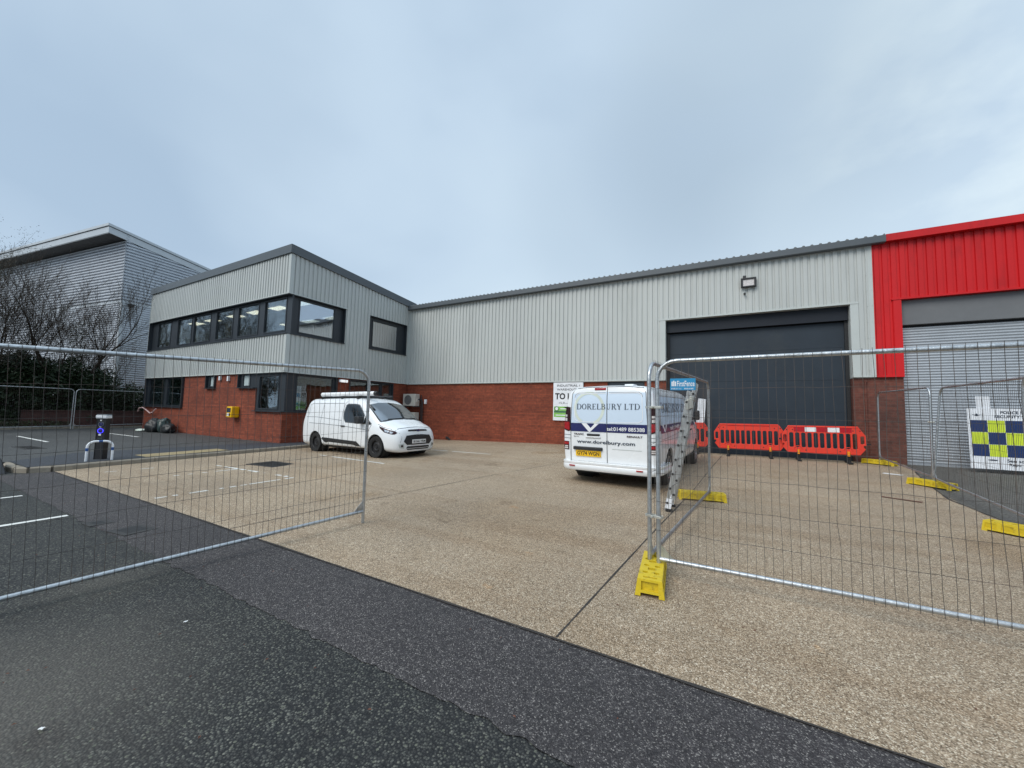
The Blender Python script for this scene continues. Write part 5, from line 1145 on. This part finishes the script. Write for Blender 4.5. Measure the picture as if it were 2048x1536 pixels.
# ================================================================== temporary fencing
def make_panel():
    rt = empty('mesh_fence', (0, 0, 0), label='x', cat='fence', group='temporary mesh fence panels')
    r = .019; zb, zt, Lp = .15, 1.95, 3.5; c = .17
    mb = MB(); P = [(r, 0, 0), (r, 0, zt-c)]+[(r+c-c*math.cos(R(a)), 0, zt-c+c*math.sin(R(a))) for a in range(15, 90, 15)]+[(r+c, 0, zt)]+[(Lp-r-c, 0, zt)]+[(Lp-r-c+c*math.sin(R(a)), 0, zt-c+c*math.cos(R(a))) for a in range(15, 90, 15)]+[(Lp-r, 0, zt-c), (Lp-r, 0, 0)]
    mb.tube(P, r, 12); mb.tube([(r*1.5, 0, zb), (Lp-r*1.5, 0, zb)], r, 12)
    mb.build('frame', M['galv'], rt, smooth=50)
    mb = MB()
    for x0, s in ((r, 1), (Lp-r, -1)): mb = MB(); mb.prism([(x0+s*.015, zb+.015), (x0+s*.13, zb+.015), (x0+s*.11, zb+.035), (x0+s*.04, zb+.11), (x0+s*.015, zb+.13)], lambda a, b, d: (a, d, b), -.003, .003); mb.build('corner_gusset', M['galv'], rt)
    mb = MB(); rnd = random.Random(3)
    for k in range(1, 57):
        x = .05+(Lp-.1)*k/57; pts = []; b = rnd.gauss(0, .004); x1 = rnd.gauss(0, .0035)
        off = -.021
        kink = rnd.random() < .12; kz = rnd.uniform(.5, 1.7)
        for j in range(11):
            z = zb-.03+(zt-zb+.06)*j/10; e = math.sin(PI*j/10); xx = x+b*e+x1*math.sin(j*1.3)+(rnd.choice((-1, 1))*.012 if kink and abs(z-kz) < .1 else 0)
            pts.append((xx, off+(rnd.gauss(0, .003)*e), z))
        mb.tube(pts, .0018, 4, cap=False)
    for k in range(1, 7):
        z = zb+(zt-zb)*k/7; pts = []
        for j in range(24): pts.append((.0+Lp*j/23, -.0245+rnd.gauss(0, .0025), z+rnd.gauss(0, .003)-.006*math.sin(PI*j/23)))
        mb.tube(pts, .0019, 4, cap=False)
    mb.build('wire_mesh', M['wire'], rt)
    return rt
proto = make_panel(); first = [True]
def place_panel(a, b, za_, zb__, label, lean=0, near=0):
    """a,b plan points of the two ends, za_, zb__ = leg foot heights"""
    o = proto if first[0] else copy_tree(proto); first[0] = False
    d = Vector((b[0]-a[0], b[1]-a[1])); yaw_ = math.atan2(d.y, d.x); tilt = -math.atan2(zb__-za_, 3.5)
    o.location = (a[0], a[1], za_); o.rotation_euler = (R(lean), tilt, yaw_); o['label'] = label; return o
place_panel((-.59, 3.80), (2.91, 3.82), .10, .13, 'nearest mesh fence panel on the right, carrying the blue sign')
place_panel((-.66, 3.83), (-.30, 7.28), .10, .165, 'mesh fence panel running back from the front block along the lettered van')
place_panel((-4.65, .047), (-4.116, 3.504), -.052, .07, 'nearest mesh fence panel on the left, loose end standing without a block', 2.7)
place_panel((3.55, 10.98), (3.63, 14.45), .30, .38, 'mesh fence panel next to the brick pier, ending beside the red barrier')
place_panel((3.27, 7.47), (3.53, 10.92), .22, .29, 'leaning mesh fence panel in front of the left part of the grey shutter', 4.5)
place_panel((2.96, 3.96), (3.24, 7.42), .14, .22, 'mesh fence panel at the right edge of the picture before the checked board')
place_panel((-27.3, 2.5), (-28.0, 5.9), .12, .12, 'mesh fence panel before the laurel hedge at the left edge of the car park')
place_panel((-28.0, 5.97), (-29.2, 9.2), .12, .14, 'mesh fence panel before the low brick wall, next to the far office window')
# hidden continuation panels keep clips believable; clips
def clip(p, q_, z, label):
    e = MB(); a = Vector((p[0], p[1], z)); b = Vector((q_[0], q_[1], z)); t = (b-a).normalized(); n_ = Vector((-t.y, t.x, 0)); c = (a+b)/2; ln = (b-a).length/2+.032
    e.obox(c+n_*.024, t*ln, n_*.003, (0, 0, .012)); e.obox(c-n_*.024, t*ln, n_*.003, (0, 0, .012)); e.obox(a-t*.030, t*.003, n_*.026, (0, 0, .012)); e.obox(b+t*.030, t*.003, n_*.026, (0, 0, .012))
    e.tube([c-n_*.045, c+n_*.045], .007, 8); e.tube([c-n_*.055, c-n_*.035], .013, 6)
    o = e.build('fence_clip', M['clip_steel'], None, thing=True, bevel=.002); return tag(o, label, 'clip', 'clips joining the fence panels')
clip((-.655, 3.83), (-.572, 3.80), 1.62, 'upper pale clip joining the two front fence posts')
clip((-.655, 3.83), (-.572, 3.80), .62, 'lower pale clip joining the two front fence posts')
clip((3.53, 10.89), (3.55, 11.0), 1.55, 'dark clip joining the two far fence posts before the shutter')
# blue fence sign
fs_ = empty('fence_sign', (-.36, 3.765, 1.78), label='small bright blue sign tied to the mesh of the near right fence panel', cat='sign')
sx0, sx1, sz0, sz1 = -.468, -.258, 1.778, 1.884
mb = MB(); mb.box(sx0, sx1, 3.768, 3.773, sz0, sz1); mb.build('board', M['sign_blue'], fs_, world=True)
fn = lambda a, b: (a, 3.7665, b)
mb = MB(); put_text(mb, 'FirstFence', -.410, -.266, 1.812, 1.862, fn, .012)
put_text(mb, '01283 512 111', -.458, -.375, 1.786, 1.798, fn, .01); put_text(mb, 'SALES & HIRE', -.352, -.275, 1.786, 1.798, fn, .02)
for k in range(3): mb.box(-.456+k*.014, -.4455+k*.014, 3.7655, 3.7668, 1.814, 1.856+(.008 if k == 1 else 0))
mb.build('lettering', M['white_vinyl'], fs_, world=True, fixn=False)
# ---- ballast blocks
def make_block():
    L2, w0, w1, h = .36, .115, .095, .135; mb = MB()
    mb.add([(-L2, -w0, 0), (L2, -w0, 0), (L2, w0, 0), (-L2, w0, 0), (-L2+.012, -w1, h), (L2-.012, -w1, h), (L2-.012, w1, h), (-L2+.012, w1, h)], [(0,3,2,1),(4,5,6,7),(0,1,5,4),(1,2,6,5),(2,3,7,6),(3,0,4,7)])
    o = mb.build('fence_block', M['block_yellow']); c = MB()
    c.box(-L2+.05, L2-.05, -.3, .3, -.05, .022); c.box(-.5, .5, -w0+.045, w0-.045, -.05, .026)
    for x in (-.19, -.03, .13):
        for y in (-.045, .045): c.lathe([(0, .03), (.023, .03), (.023, .2), (0, .2)], 14, 'z', (x, y, 0))
    boolean(o, c); c = MB(); c.box(-.13, -.075, -.03, .03, .03, .3); c.box(.06, .105, -.03, .03, .03, .3); c.box(.20, .262, -.028, .036, .04, .3); c.box(.285, .31, -.055, .055, .11, .3); c.box(-.31, -.285, -.055, .055, .11, .3)
    boolean(o, c); c = MB(); c.box(L2-.03, L2+.1, -.065, .065, .045, .115); c.box(-L2-.1, -L2+.03, -.065, .065, .045, .115)
    for x in (-.28, -.14, 0, .14, .28): c.box(x-.05, x+.05, -w0-.1, -w0+.022, .04, .105); c.box(x-.05, x+.05, w0-.022, w0+.1, .04, .105)
    boolean(o, c)
    b = o.modifiers.new('b', 'BEVEL'); b.width = .005; b.segments = 2; b.limit_method = 'ANGLE'; b.angle_limit = R(40); apply_mods(o)
    return o
blk = make_block()
for i, (x, y, rz, lab) in enumerate([(-.615, 3.72, 96, 'chunky yellow fence block at the foot of the two front posts'), (-.42, 7.28, 12, 'yellow fence block lying across behind the front posts near the van wheel'),
        (3.17, 7.30, -42, 'yellow fence block cut by the right edge of the picture'), (3.50, 10.93, -52, 'scuffed yellow fence block where the leaning panel meets its neighbour'), (3.60, 14.42, -38, 'yellow fence block at the foot of the brick pier')]):
    o = blk if i == 0 else blk.copy()
    if i: col.objects.link(o)
    o.location = (x, y, zg(x, y)+.006); o.rotation_euler = (0, 0, R(rz)); tag(o, lab, 'fence block', 'yellow fence blocks')
# ---- plastic pedestrian barriers
def make_barrier(band):
    rt = empty('barrier', (0, 0, 0), label='x', cat='barrier', group='red plastic pedestrian barriers')
    cu = bpy.data.curves.new('c', 'CURVE'); cu.dimensions = '2D'; cu.fill_mode = 'BOTH'; cu.extrude = .016; cu.bevel_depth = .006; cu.bevel_resolution = 1
    def sp(pts):
        s = cu.splines.new('POLY'); s.points.add(len(pts)-1)
        for p, q_ in zip(s.points, pts): p.co = (q_[0], q_[1], 0, 1)
        s.use_cyclic_u = True
    W = 1.98
    sp([(.17, .23), (.60, .23), (1.38, .23), (W-.17, .23), (W-.05, .40), (W-.09, .44), (W-.09, .50), (W-.035, .50), (W-.035, .76), (W-.20, 1.02), (.20, 1.02), (.035, .76), (.035, .50), (.09, .50), (.09, .44), (.05, .40)])
    n = 11
    for k in range(n): x = .22+(W-.44-.09)*k/(n-1); sp(rrect(x-.011, x+.101, .38, .825, .04, 3)[::-1])
    sp(rrect(.06, .155, .53, .76, .03, 3)[::-1]); sp(rrect(W-.155, W-.06, .53, .76, .03, 3)[::-1])
    o = bpy.data.objects.new('c', cu); col.objects.link(o); dg = bpy.context.evaluated_depsgraph_get(); dg.update()
    me = bpy.data.meshes.new_from_object(o.evaluated_get(dg)); bpy.data.objects.remove(o, do_unlink=True)
    me.transform(Matrix.Rotation(R(90), 4, 'X')); me.materials.clear(); me.materials.append(M['barrier_red']); pn = bpy.data.objects.new('panel', me); col.objects.link(pn); pn.parent = rt
    mb = MB()   # moulded ribs, round stud arches
    mb.box(.20, W-.20, -.034, -.020, .985, 1.0); mb.box(.17, W-.17, -.034, -.020, .245, .258)
    for x in (.42, 1.56): mb.tube([(x+.095*math.cos(R(a)), -.026, .345+.085*math.sin(R(a))) for a in range(0, 181, 20)], .010, 6)
    for x in (.20, 1.78): mb.tube([(x, -.03, .94), (x, -.02, .94)], .028, 10)
    mb.build('moulding', M['barrier_red'], rt)
    mb = MB()
    for x, z in ((.12, .93), (.155, .90), (.30, .90), (1.68, .90), (.60, .31), (1.38, .31), (1.83, .90)): mb.tube([(x, -.0245, z), (x, -.0235, z)], .016, 8)
    mb.build('key_hole', M['dark'], rt)
    for x in (.42, 1.56):
        mb = MB(); mb.box(x-.045, x+.045, -.05, .05, .0, .23); mb.box(x-.05, x+.05, -.30, .30, 0, .035); mb.tube([(x, -.045, .05), (x-.01, -.20, .015)], .03, 6); ft = mb.build('foot', M['rubber'], rt, bevel=.012)
        mb = MB(); mb.tube([(x, -.045, .19), (x, -.045, .32)], .033, 10); mb.build('orange_stud', M['orange'], ft, smooth=40)
    mb = MB(); mb.box(W-.04, W+.07, -.02, .02, .52, .56); mb.box(-.04, .04, -.015, .015, .60, .64); mb.build('connector', M['dark'], rt)
    if band:
        for k in range(5):
            mb = MB(); x = .33+k*.265; mb.box(x, x+.263, -.0265, -.0225, .85, .985); mb.build('reflective_strip', M['reflect_red' if k % 2 == 0 else 'reflect_white'], rt)
    else:
        mb = MB(); mb.box(.42, 1.55, -.025, -.0222, .955, .968); mb.build('seam_line', M['reflect_red'], rt)
    return rt
b1 = make_barrier(True); b2 = make_barrier(False); b3 = copy_tree(b2)
for o, x, y, rz, lab in ((b1, 1.36, 14.28, -1.5, 'red plastic barrier with a red and white reflective band by the brick pier'), (b2, -.46, 14.42, -1.0, 'plain red plastic barrier in the middle, before the blue roller door'), (b3, -2.50, 14.40, 1.5, 'red plastic barrier mostly hidden behind the big van')):
    o.location = (x, y, zg(x, y)+.008); o.rotation_euler = (R(1), R(-1.0), R(rz)); o['label'] = lab
mb = MB(); mb.add([(-.99, 14.55, 1.30), (-.74, 14.55, 1.28), (-.68, 14.60, 2.12), (-.92, 14.60, 2.15), (-.99, 14.57, 1.30), (-.74, 14.57, 1.28), (-.68, 14.62, 2.12), (-.92, 14.62, 2.15)], [(0,1,2,3),(4,7,6,5),(0,4,5,1),(1,5,6,2),(2,6,7,3),(3,7,4,0)])
tag(mb.build('white_board', M['sign_white'], None, thing=True, bevel=.004), 'tall plain white board standing behind the barrier beside the ladder top', 'board')
# ---- ladder leaning on the fence panel
ld = empty('ladder', (-.80, 6.38, .13), label='two section aluminium ladder leaning on the mesh fence beside the big van', cat='ladder')
def ladder_section(y0, y1, t0, t1, off, name):
    A = Vector((-.80, 0, .14)); B = Vector((-.455, 0, 2.04)); d = (B-A); n_ = Vector((-d.z, 0, d.x)).normalized(); s = d.normalized(); mb = MB()
    for y in (y0, y1): c = A+d*(t0+t1)/2+n_*off+Vector((0, y, 0)); mb.obox(c, s*d.length*(t1-t0)/2, Vector((0, .011, 0)), n_*.024)
    o = mb.build(name, M['alu'], ld, world=True, bevel=.004); mb = MB(); k = t0+.06
    while k < t1-.03: c = A+d*k+n_*off; mb.tube([c+Vector((0, y0-.018, 0)), c+Vector((0, y1+.018, 0))], .0145, 6); k += .112
    mb.build('rung', M['alu'], o, world=True); mb = MB()
    k = t0+.06
    while k < t1-.03:
        c = A+d*k+n_*off
        for y in (y0-.02, y1+.02): mb.tube([c+Vector((0, y-.003, 0)), c+Vector((0, y+.003, 0))], .018, 8)
        k += .112
    mb.build('rung_cap', M['black_plastic'], o, world=True)
ladder_section(6.20, 6.53, 0, .93, .035, 'front_section'); ladder_section(6.225, 6.505, .07, 1.0, -.028, 'rear_section')
mb = MB()
for y in (6.20, 6.53): mb.box(-.84, -.74, y-.022, y+.022, .115, .175)
mb.build('foot', M['rubber'], ld, world=True, bevel=.008)
mb = MB()
for y in (6.20, 6.53): mb.obox((-.795, y, .25), (.012, 0, .07), (0, .016, 0), (.04, 0, -.006))
mb.build('foot_sleeve', M['sign_white'], ld, world=True)
mb = MB(); mb.obox((-.50, 6.36, 1.80), (.05, 0, .0), (0, .17, 0), (0, 0, .03)); mb.obox((-.51, 6.20, 1.72), (.05, 0, .02), (0, .02, 0), (-.01, 0, .07)); mb.build('hook_bracket', M['clip_steel'], ld, world=True, bevel=.005)
# ---- charging post, hoop, rubbish, covers, litter
ch = empty('charging_post', (-13.34, 3.36, .115), rz=R(38), label='black electric charging post with a blue lit socket ring behind the kerb', cat='charging post')
mb = MB(); mb.box(-.085, .085, -.07, .07, 0, 1.0); mb.box(-.095, -.084, -.078, .06, 0, 1.0); mb.box(.084, .095, -.078, .06, 0, 1.0); mb.build('body', M['letter_black'], ch, bevel=.012)
mb = MB(); mb.box(-.115, .115, -.095, .08, 1.002, 1.072); mb.build('light_band', M['sign_white'], ch, bevel=.01)
mb = MB(); mb.box(-.11, .11, -.09, .08, 1.074, 1.10); mb.build('cap', M['fascia_grey'], ch, bevel=.02)
for z, m in ((.86, 'ring_grey'), (.70, 'blue_ring')):
    mb = MB(); mb.tube([(.058*math.cos(t), -.078, z+.055*math.sin(t)) for t in [2*PI*i/24 for i in range(24)]], .006, 6, closed=True); so_ = mb.build('socket_ring', M[m], ch)
    mb = MB(); mb.lathe([(0, -.08), (.04, -.078), (.045, -.07)], 20, 'y', (0, 0, z)); mb.build('socket', M['navy'], so_)
mb = MB()
for z in (.945, .785): mb.box(-.03, .005, -.074, -.0705, z, z+.022)
mb.box(-.035, .015, -.074, -.0705, .585, .625); mb.build('label_sticker', M['sign_white'], ch)
mb = MB(); mb.box(-.05, .05, -.074, -.0705, .50, .53); mb.build('label_sticker', M['tarp_green'], ch)
hp = empty('hoop_guard', (-13.0, 3.25, .115), rz=R(82), label='white tubular hoop guard with blue bands in front of the charging post', cat='hoop barrier')
P = [(-.21, 0, 0), (-.21, 0, .34)]+[(-.21+.13-.13*math.cos(R(a)), 0, .34+.13*math.sin(R(a))) for a in range(15, 91, 15)]+[(.21-.13+.13*math.sin(R(a)), 0, .34+.13*math.cos(R(a))) for a in range(0, 91, 15)]+[(.21, 0, 0)]
mb = MB(); mb.tube(P, .024, 12); mb.build('tube', M['sign_white'], hp, smooth=50)
for a, b in (((-.21, 0, .25), (-.21, 0, .32)), ((.21, 0, .25), (.21, 0, .32)), ((-.03, 0, .47), (.035, 0, .47))): mb = MB(); mb.tube([a, b], .0262, 12); mb.build('band', M['band_blue'], hp, smooth=50)
def blob(name, c, s, m, seed, label, cat, group=None):
    bm = bmesh.new(); bmesh.ops.create_icosphere(bm, subdivisions=4, radius=1)
    for v in bm.verts:
        p = v.co.copy(); k = 1+.22*noise.noise(p*1.3+Vector((seed, 0, 0)))+.16*abs(noise.noise(p*3+Vector((seed, 3, 0))))+.05*math.sin(9*math.atan2(p.y, p.x)+6*noise.noise(p*2))*(p.z+.6)
        v.co = Vector((p.x*k*s[0], p.y*k*s[1], max(-.85, p.z*k)*s[2]+.85*s[2]))
    me = bpy.data.meshes.new(name); bm.to_mesh(me); bm.free(); me.materials.append(M[m]); me.polygons.foreach_set('use_smooth', [True]*len(me.polygons))
    o = bpy.data.objects.new(name, me); col.objects.link(o); o.location = c; return tag(o, label, cat, group)
zz = plat(-24, 8)+.002
blob('bin_bag', (-24.1, 7.8, zz), (.44, .32, .34), 'bin_bag', 1, 'large black bin bag slumped against the brick under the far office window', 'rubbish bag', 'rubbish bags by the office')
blob('bin_bag', (-23.45, 7.95, zz), (.30, .26, .36), 'tarp_green', 5, 'dark green bag wedged right of the large black bin bag', 'rubbish bag', 'rubbish bags by the office')
blob('bin_bag', (-22.9, 7.95, zz), (.32, .25, .24), 'bin_bag', 9, 'low black bin bag at the right end of the rubbish pile', 'rubbish bag', 'rubbish bags by the office')
blob('cushion', (-25.0, 7.6, zz), (.3, .2, .07), 'cream', 12, 'flat pale scrap on the tarmac left of the bin bags', 'rubbish')
mb = MB(); mb.add([(-13.6, 1.50, .0), (-12.85, 1.48, .0), (-12.83, 1.90, .0), (-13.6, 1.95, .0), (-13.6, 1.55, .32), (-13.12, 1.55, .30), (-13.10, 1.85, .30), (-13.6, 1.88, .32)], [(0,3,2,1),(4,5,6,7),(0,1,5,4),(1,2,6,5),(2,3,7,6),(3,0,4,7)])
tag(mb.build('rubber_wedge', M['black_plastic'], None, thing=True, bevel=.02), 'black sloping block on the tarmac at the left edge before the kerb', 'block')
def cover(name, x, y, sx, sy, rz, m, label, cat, fn=zg, dz=.012, slots=True):
    e = empty(name, (x, y, fn(x, y)+dz), R(rz), label, cat)
    mb = MB(); mb.box(-sx/2, sx/2, -sy/2, sy/2, -.01, .003); 
    for a in (-1, 1): mb.box(-sx/2-.03, sx/2+.03, a*sy/2+(0 if a > 0 else -.03), a*sy/2+(.03 if a > 0 else 0), -.01, .004); mb.box(a*sx/2+(0 if a > 0 else -.03), a*sx/2+(.03 if a > 0 else 0), -sy/2, sy/2, -.01, .004)
    mb.build('frame', M[m], e)
    mb = MB(); k = -sx/2+.04
    while k < sx/2-.03: mb.box(k, k+.022, -sy/2+.03, sy/2-.03, .003, .0045 if slots else .007); k += .05
    mb.build('bars' if slots else 'tread', M['dark' if slots else m], e)
cover('drain_cover', -10.05, 5.62, .95, .62, 5, 'iron_cover', 'dark rectangular inspection cover set in the brown concrete bay', 'drain cover', slots=False)
cover('drain_grate', -6.15, 1.88, .32, .26, 8, 'iron_cover', 'iron drain grate in a patched square of road tarmac', 'drain cover', dz=.006)
cover('drain_grate', -6.85, 1.76, .2, .16, 3, 'iron_cover', 'small worn drain grate just left of the larger grate', 'drain cover', dz=.006)
cover('drain_cover', -17.9, 3.0, 1.1, .35, 4, 'iron_cover', 'dark strip cover in the car park tarmac behind the kerb end', 'drain cover', fn=plat, dz=.006, slots=False)
def litter(x, y, s, m, rz, label, fn=zg):
    mb = MB(); n_ = 5; vs = []
    for j in range(n_):
        for i in range(n_): vs.append(((i/4-.5)*s[0], (j/4-.5)*s[1], .004+.012*abs(noise.noise(Vector((i*.9+x, j*.9+y, 0))))))
    mb.add(vs, [(j*n_+i, j*n_+i+1, (j+1)*n_+i+1, (j+1)*n_+i) for j in range(n_-1) for i in range(n_-1)]); o = mb.build('litter', M[m], smooth=True); o.location = (x, y, fn(x, y)+.008); o.rotation_euler = (0, 0, R(rz)); tag(o, label, 'litter')
litter(3.36, 12.5, (.34, .2), 'paper', -30, 'flat white sheet of paper on the concrete edge between two yellow blocks')
litter(-2.80, .60, (.02, .015), 'paper', 30, 'tiny white scrap on the road tarmac at the lower left')
litter(-3.30, 1.33, (.009, .025), 'paper', 10, 'tiny white scrap on the road tarmac below the left fence rail')
litter(2.55, 9.15, (.5, .10), 'rust', -25, 'brown smear of leaf debris on the concrete behind the right fence panel')
rnd = random.Random(11); mb = MB()
for i in range(420):
    x = rnd.uniform(-12, 3); y = rnd.uniform(2.6, 13) if i % 3 else rnd.uniform(.3, 2.4); s = rnd.uniform(.004, .014); a = rnd.uniform(0, PI); z = zg(x, y)+.012
    c, d = s*math.cos(a), s*math.sin(a); mb.add([(x-c, y-d, z), (x+d*.5, y-c*.5, z+.003), (x+c, y+d, z), (x-d*.5, y+c*.5, z+.004)], [(0, 1, 2, 3)])
tag(mb.build('leaf_debris', M['rust'], fixn=False), kind='stuff', label='tiny leaf and grit debris scattered over the concrete and road')
# ================================================================== vegetation
def grow(rnd, p, d, r, ln, depth, trunk, crown, tips, spread=.5, up=.18, minr=.004, first=True, split=(1, 2)):
    n = max(3, int(ln/.22)); pts = [p.copy()]; rs = [r]; q_ = p.copy(); dd = d.copy()
    for i in range(n):
        dd = (dd+Vector((rnd.gauss(0, .10), rnd.gauss(0, .10), rnd.gauss(0, .06)+up*.12))).normalized(); q_ = q_+dd*ln/n; pts.append(q_.copy()); rs.append(r*(1-.38*(i+1)/n))
    (trunk if first else crown).tube(pts, rs, 6 if r > .03 else (4 if r > .012 else 3), cap=False)
    if depth <= 0: tips.append((q_, dd)); return
    for k in range(rnd.randint(*split)):
        i = rnd.randint(max(1, n//3), n); ax = dd.orthogonal().normalized(); ax.rotate(Matrix.Rotation(rnd.uniform(0, 2*PI), 3, dd)); nd = (dd+ax*spread*rnd.uniform(.6, 1.3)+Vector((0, 0, up))).normalized()
        grow(rnd, pts[i], nd, max(minr, rs[i]*rnd.uniform(.5, .72)), ln*rnd.uniform(.58, .82), depth-1, trunk, crown, tips, spread, up, minr, False, split)
    grow(rnd, q_, (dd+Vector((rnd.gauss(0, .15), rnd.gauss(0, .15), up*.4))).normalized(), max(minr, rs[-1]*.95), ln*rnd.uniform(.7, .85), depth-1, trunk, crown, tips, spread, up, minr, False, split)
def leaves(mb, rnd, pts, per, size, rad):
    for c in pts:
        for k in range(per):
            p = c+Vector((rnd.gauss(0, rad), rnd.gauss(0, rad), rnd.gauss(0, rad))); a = Vector((rnd.gauss(0, 1), rnd.gauss(0, 1), rnd.gauss(-.3, .6))).normalized(); b = a.orthogonal().normalized(); b.rotate(Matrix.Rotation(rnd.uniform(0, 2*PI), 3, a)); s = size*rnd.uniform(.6, 1.3)
            mb.add([p-a*s, p+b*s*.38, p+a*s, p-b*s*.38], [(0, 1, 2, 3)])
def bare_tree(name, x, y, z, h, seed, label, depth=5, stems=1, r=.10, ivy=0, group='bare trees behind the far fence', spread=.5, cat='tree', up=.2, lean=.12, split=(2, 3)):
    rnd = random.Random(seed); t = empty(name, (x, y, z), label=label, cat=cat, group=group); tr = MB(); cr = MB(); tips = []
    for s in range(stems):
        a = rnd.uniform(0, 2*PI); o_ = Vector((.25*math.cos(a), .25*math.sin(a), 0)) if stems > 1 else Vector((0, 0, 0)); d = Vector((math.cos(a)*lean*(2 if stems > 1 else 1), math.sin(a)*lean*(2 if stems > 1 else 1), 1)).normalized()
        grow(rnd, o_, d, r*rnd.uniform(.7, 1), h*.30, depth, tr, cr, tips, spread, up, split=split)
    tr.build('trunk', M['bark'], t, smooth=True, fixn=False); cr.build('crown', M['bark'], t, smooth=True, fixn=False)
    if ivy:
        iv = MB(); pts = []
        for i in range(ivy): zz = rnd.uniform(0, h*.55)**1.0; w_ = .35*(1-zz/(h*.7)); pts.append(Vector((rnd.gauss(0, w_), rnd.gauss(0, w_), zz)))
        leaves(iv, rnd, pts, 12, .05, .16); iv.build('ivy', M['leaf_ivy'], t, fixn=False)
    return t
bare_tree('bare_tree', -31.2, 6.4, .3, 9.6, 21, 'bare forked tree with ivy clump in front of the silver warehouse, tallest of the row', 6, 2, .11, 110, spread=.48)
bare_tree('bare_tree', -31.0, 4.9, .3, 9.4, 5, 'bare many stemmed tree left of the tallest one, crossing the ribbed wall', 6, 2, .08, 60, spread=.45)
bare_tree('bare_tree', -31.4, 8.1, .3, 6.4, 33, 'slender bare tree nearest the corner of the silver warehouse', 5, 3, .055, 25, spread=.42)
bare_tree('bare_tree', -30.8, 3.6, .3, 8.2, 47, 'bare tree at the far left with long arching branches', 5, 3, .09, 30, spread=.5)
# dense twiggy evergreen at the left edge
rnd = random.Random(4); t = empty('pine_tree', (-31.4, 3.1, .3), label='dense twiggy tree cut by the left edge above the hedge', cat='tree'); tr = MB(); cr = MB(); tips = []
grow(rnd, Vector((0, 0, 0)), Vector((.0, -.05, 1)).normalized(), .17, 2.75, 5, tr, cr, tips, .75, .06, split=(3, 3)); tr.build('trunk', M['bark'], t, smooth=True, fixn=False); cr.build('crown', M['bark_light'], t, smooth=True, fixn=False)
lv = MB(); leaves(lv, rnd, [p for p, d in tips], 26, .03, .16); lv.build('foliage', M['leaf_pine'], t, fixn=False)
# laurel hedge: separate shrubs
def shrub(name, x, y, z, sx, sy, h, seed, label, n=5200, m='leaf_dark', size=.10, group='evergreen shrubs behind the far fence'):
    rnd = random.Random(seed); t = empty(name, (x, y, z), label=label, cat='shrub', group=group); lv = MB(); st = MB()
    cl = [(Vector((rnd.uniform(-sx, sx), rnd.uniform(-sy, sy), rnd.uniform(.1, h)))) for _ in range(46)]
    for i in range(n):
        if rnd.random() < .72:
            c = rnd.choice(cl); p = c+Vector((rnd.gauss(0, .26), rnd.gauss(0, .26), rnd.gauss(0, .22)))
        else: p = Vector((rnd.uniform(-sx, sx), rnd.uniform(-sy, sy), rnd.uniform(.05, h*.9)))
        top = h*(.80+.28*noise.noise(Vector((p.x*1.1+x, p.y*1.1+y, seed))))
        if p.z > top or p.z < .0: continue
        a = Vector((rnd.gauss(0, 1), rnd.gauss(0, 1), rnd.gauss(-.5, .6))).normalized(); b = a.orthogonal().normalized(); b.rotate(Matrix.Rotation(rnd.uniform(0, 2*PI), 3, a)); s = size*rnd.uniform(.6, 1.35)
        lv.add([p-a*s, p-a*s*.2+b*s*.36, p+a*s, p-a*s*.2-b*s*.36], [(0, 1, 2, 3)])
    for k in range(9):
        a = rnd.uniform(0, 2*PI); q_ = Vector((rnd.uniform(-sx, sx)*.5, rnd.uniform(-sy, sy)*.5, 0)); st.tube([q_, q_+Vector((.2*math.cos(a), .2*math.sin(a), h*.5)), q_+Vector((.45*math.cos(a), .45*math.sin(a), h*.92))], [.03, .02, .008], 5)
    st.build('stems', M['bark'], t, fixn=False); lv.build('foliage', M[m], t, fixn=False); return t
labs = ['dark laurel shrub at the left picture edge under the dense twiggy tree', 'dark laurel shrub just right of the picture edge behind the fence', 'broad dark laurel shrub left of the fence post pair', 'tall dark laurel shrub right behind the fence post pair', 'dark evergreen shrub above the low brick wall', 'dark ragged shrub above the brick wall below the silver corner', 'last dark shrub before the office wall']
for i, (y, h, n) in enumerate([(1.6, 3.5, 12000), (3.0, 4.0, 13000), (4.4, 3.9, 13000), (5.7, 4.0, 12500), (6.9, 3.5, 9500), (8.0, 2.8, 5600), (9.1, 2.4, 3600)]):
    shrub('laurel_shrub', -30.9-.15*(i % 2), y, .25, .95, .85, h, 60+i, labs[i], n)
shrub('ground_ivy', -29.35, 4.0, .15, .35, 2.2, .4, 91, 'low trailing ivy along the bed edge in front of the laurels', 2600, 'leaf_ivy', .045, None)
# trees across the road behind the camera: they show in the office windows
for i, (x, y, s) in enumerate([(-36, -9, 3), (-30, -14, 4), (-44, -14, 6), (-52, -9, 8), (-24, -20, 9), (-62, -16, 10)]):
    bare_tree('roadside_tree', x, y, 0, 15, 100+s, 'bare roadside tree across the road behind the viewer', 5, 1, .22, 90, 'bare trees across the road', .55)
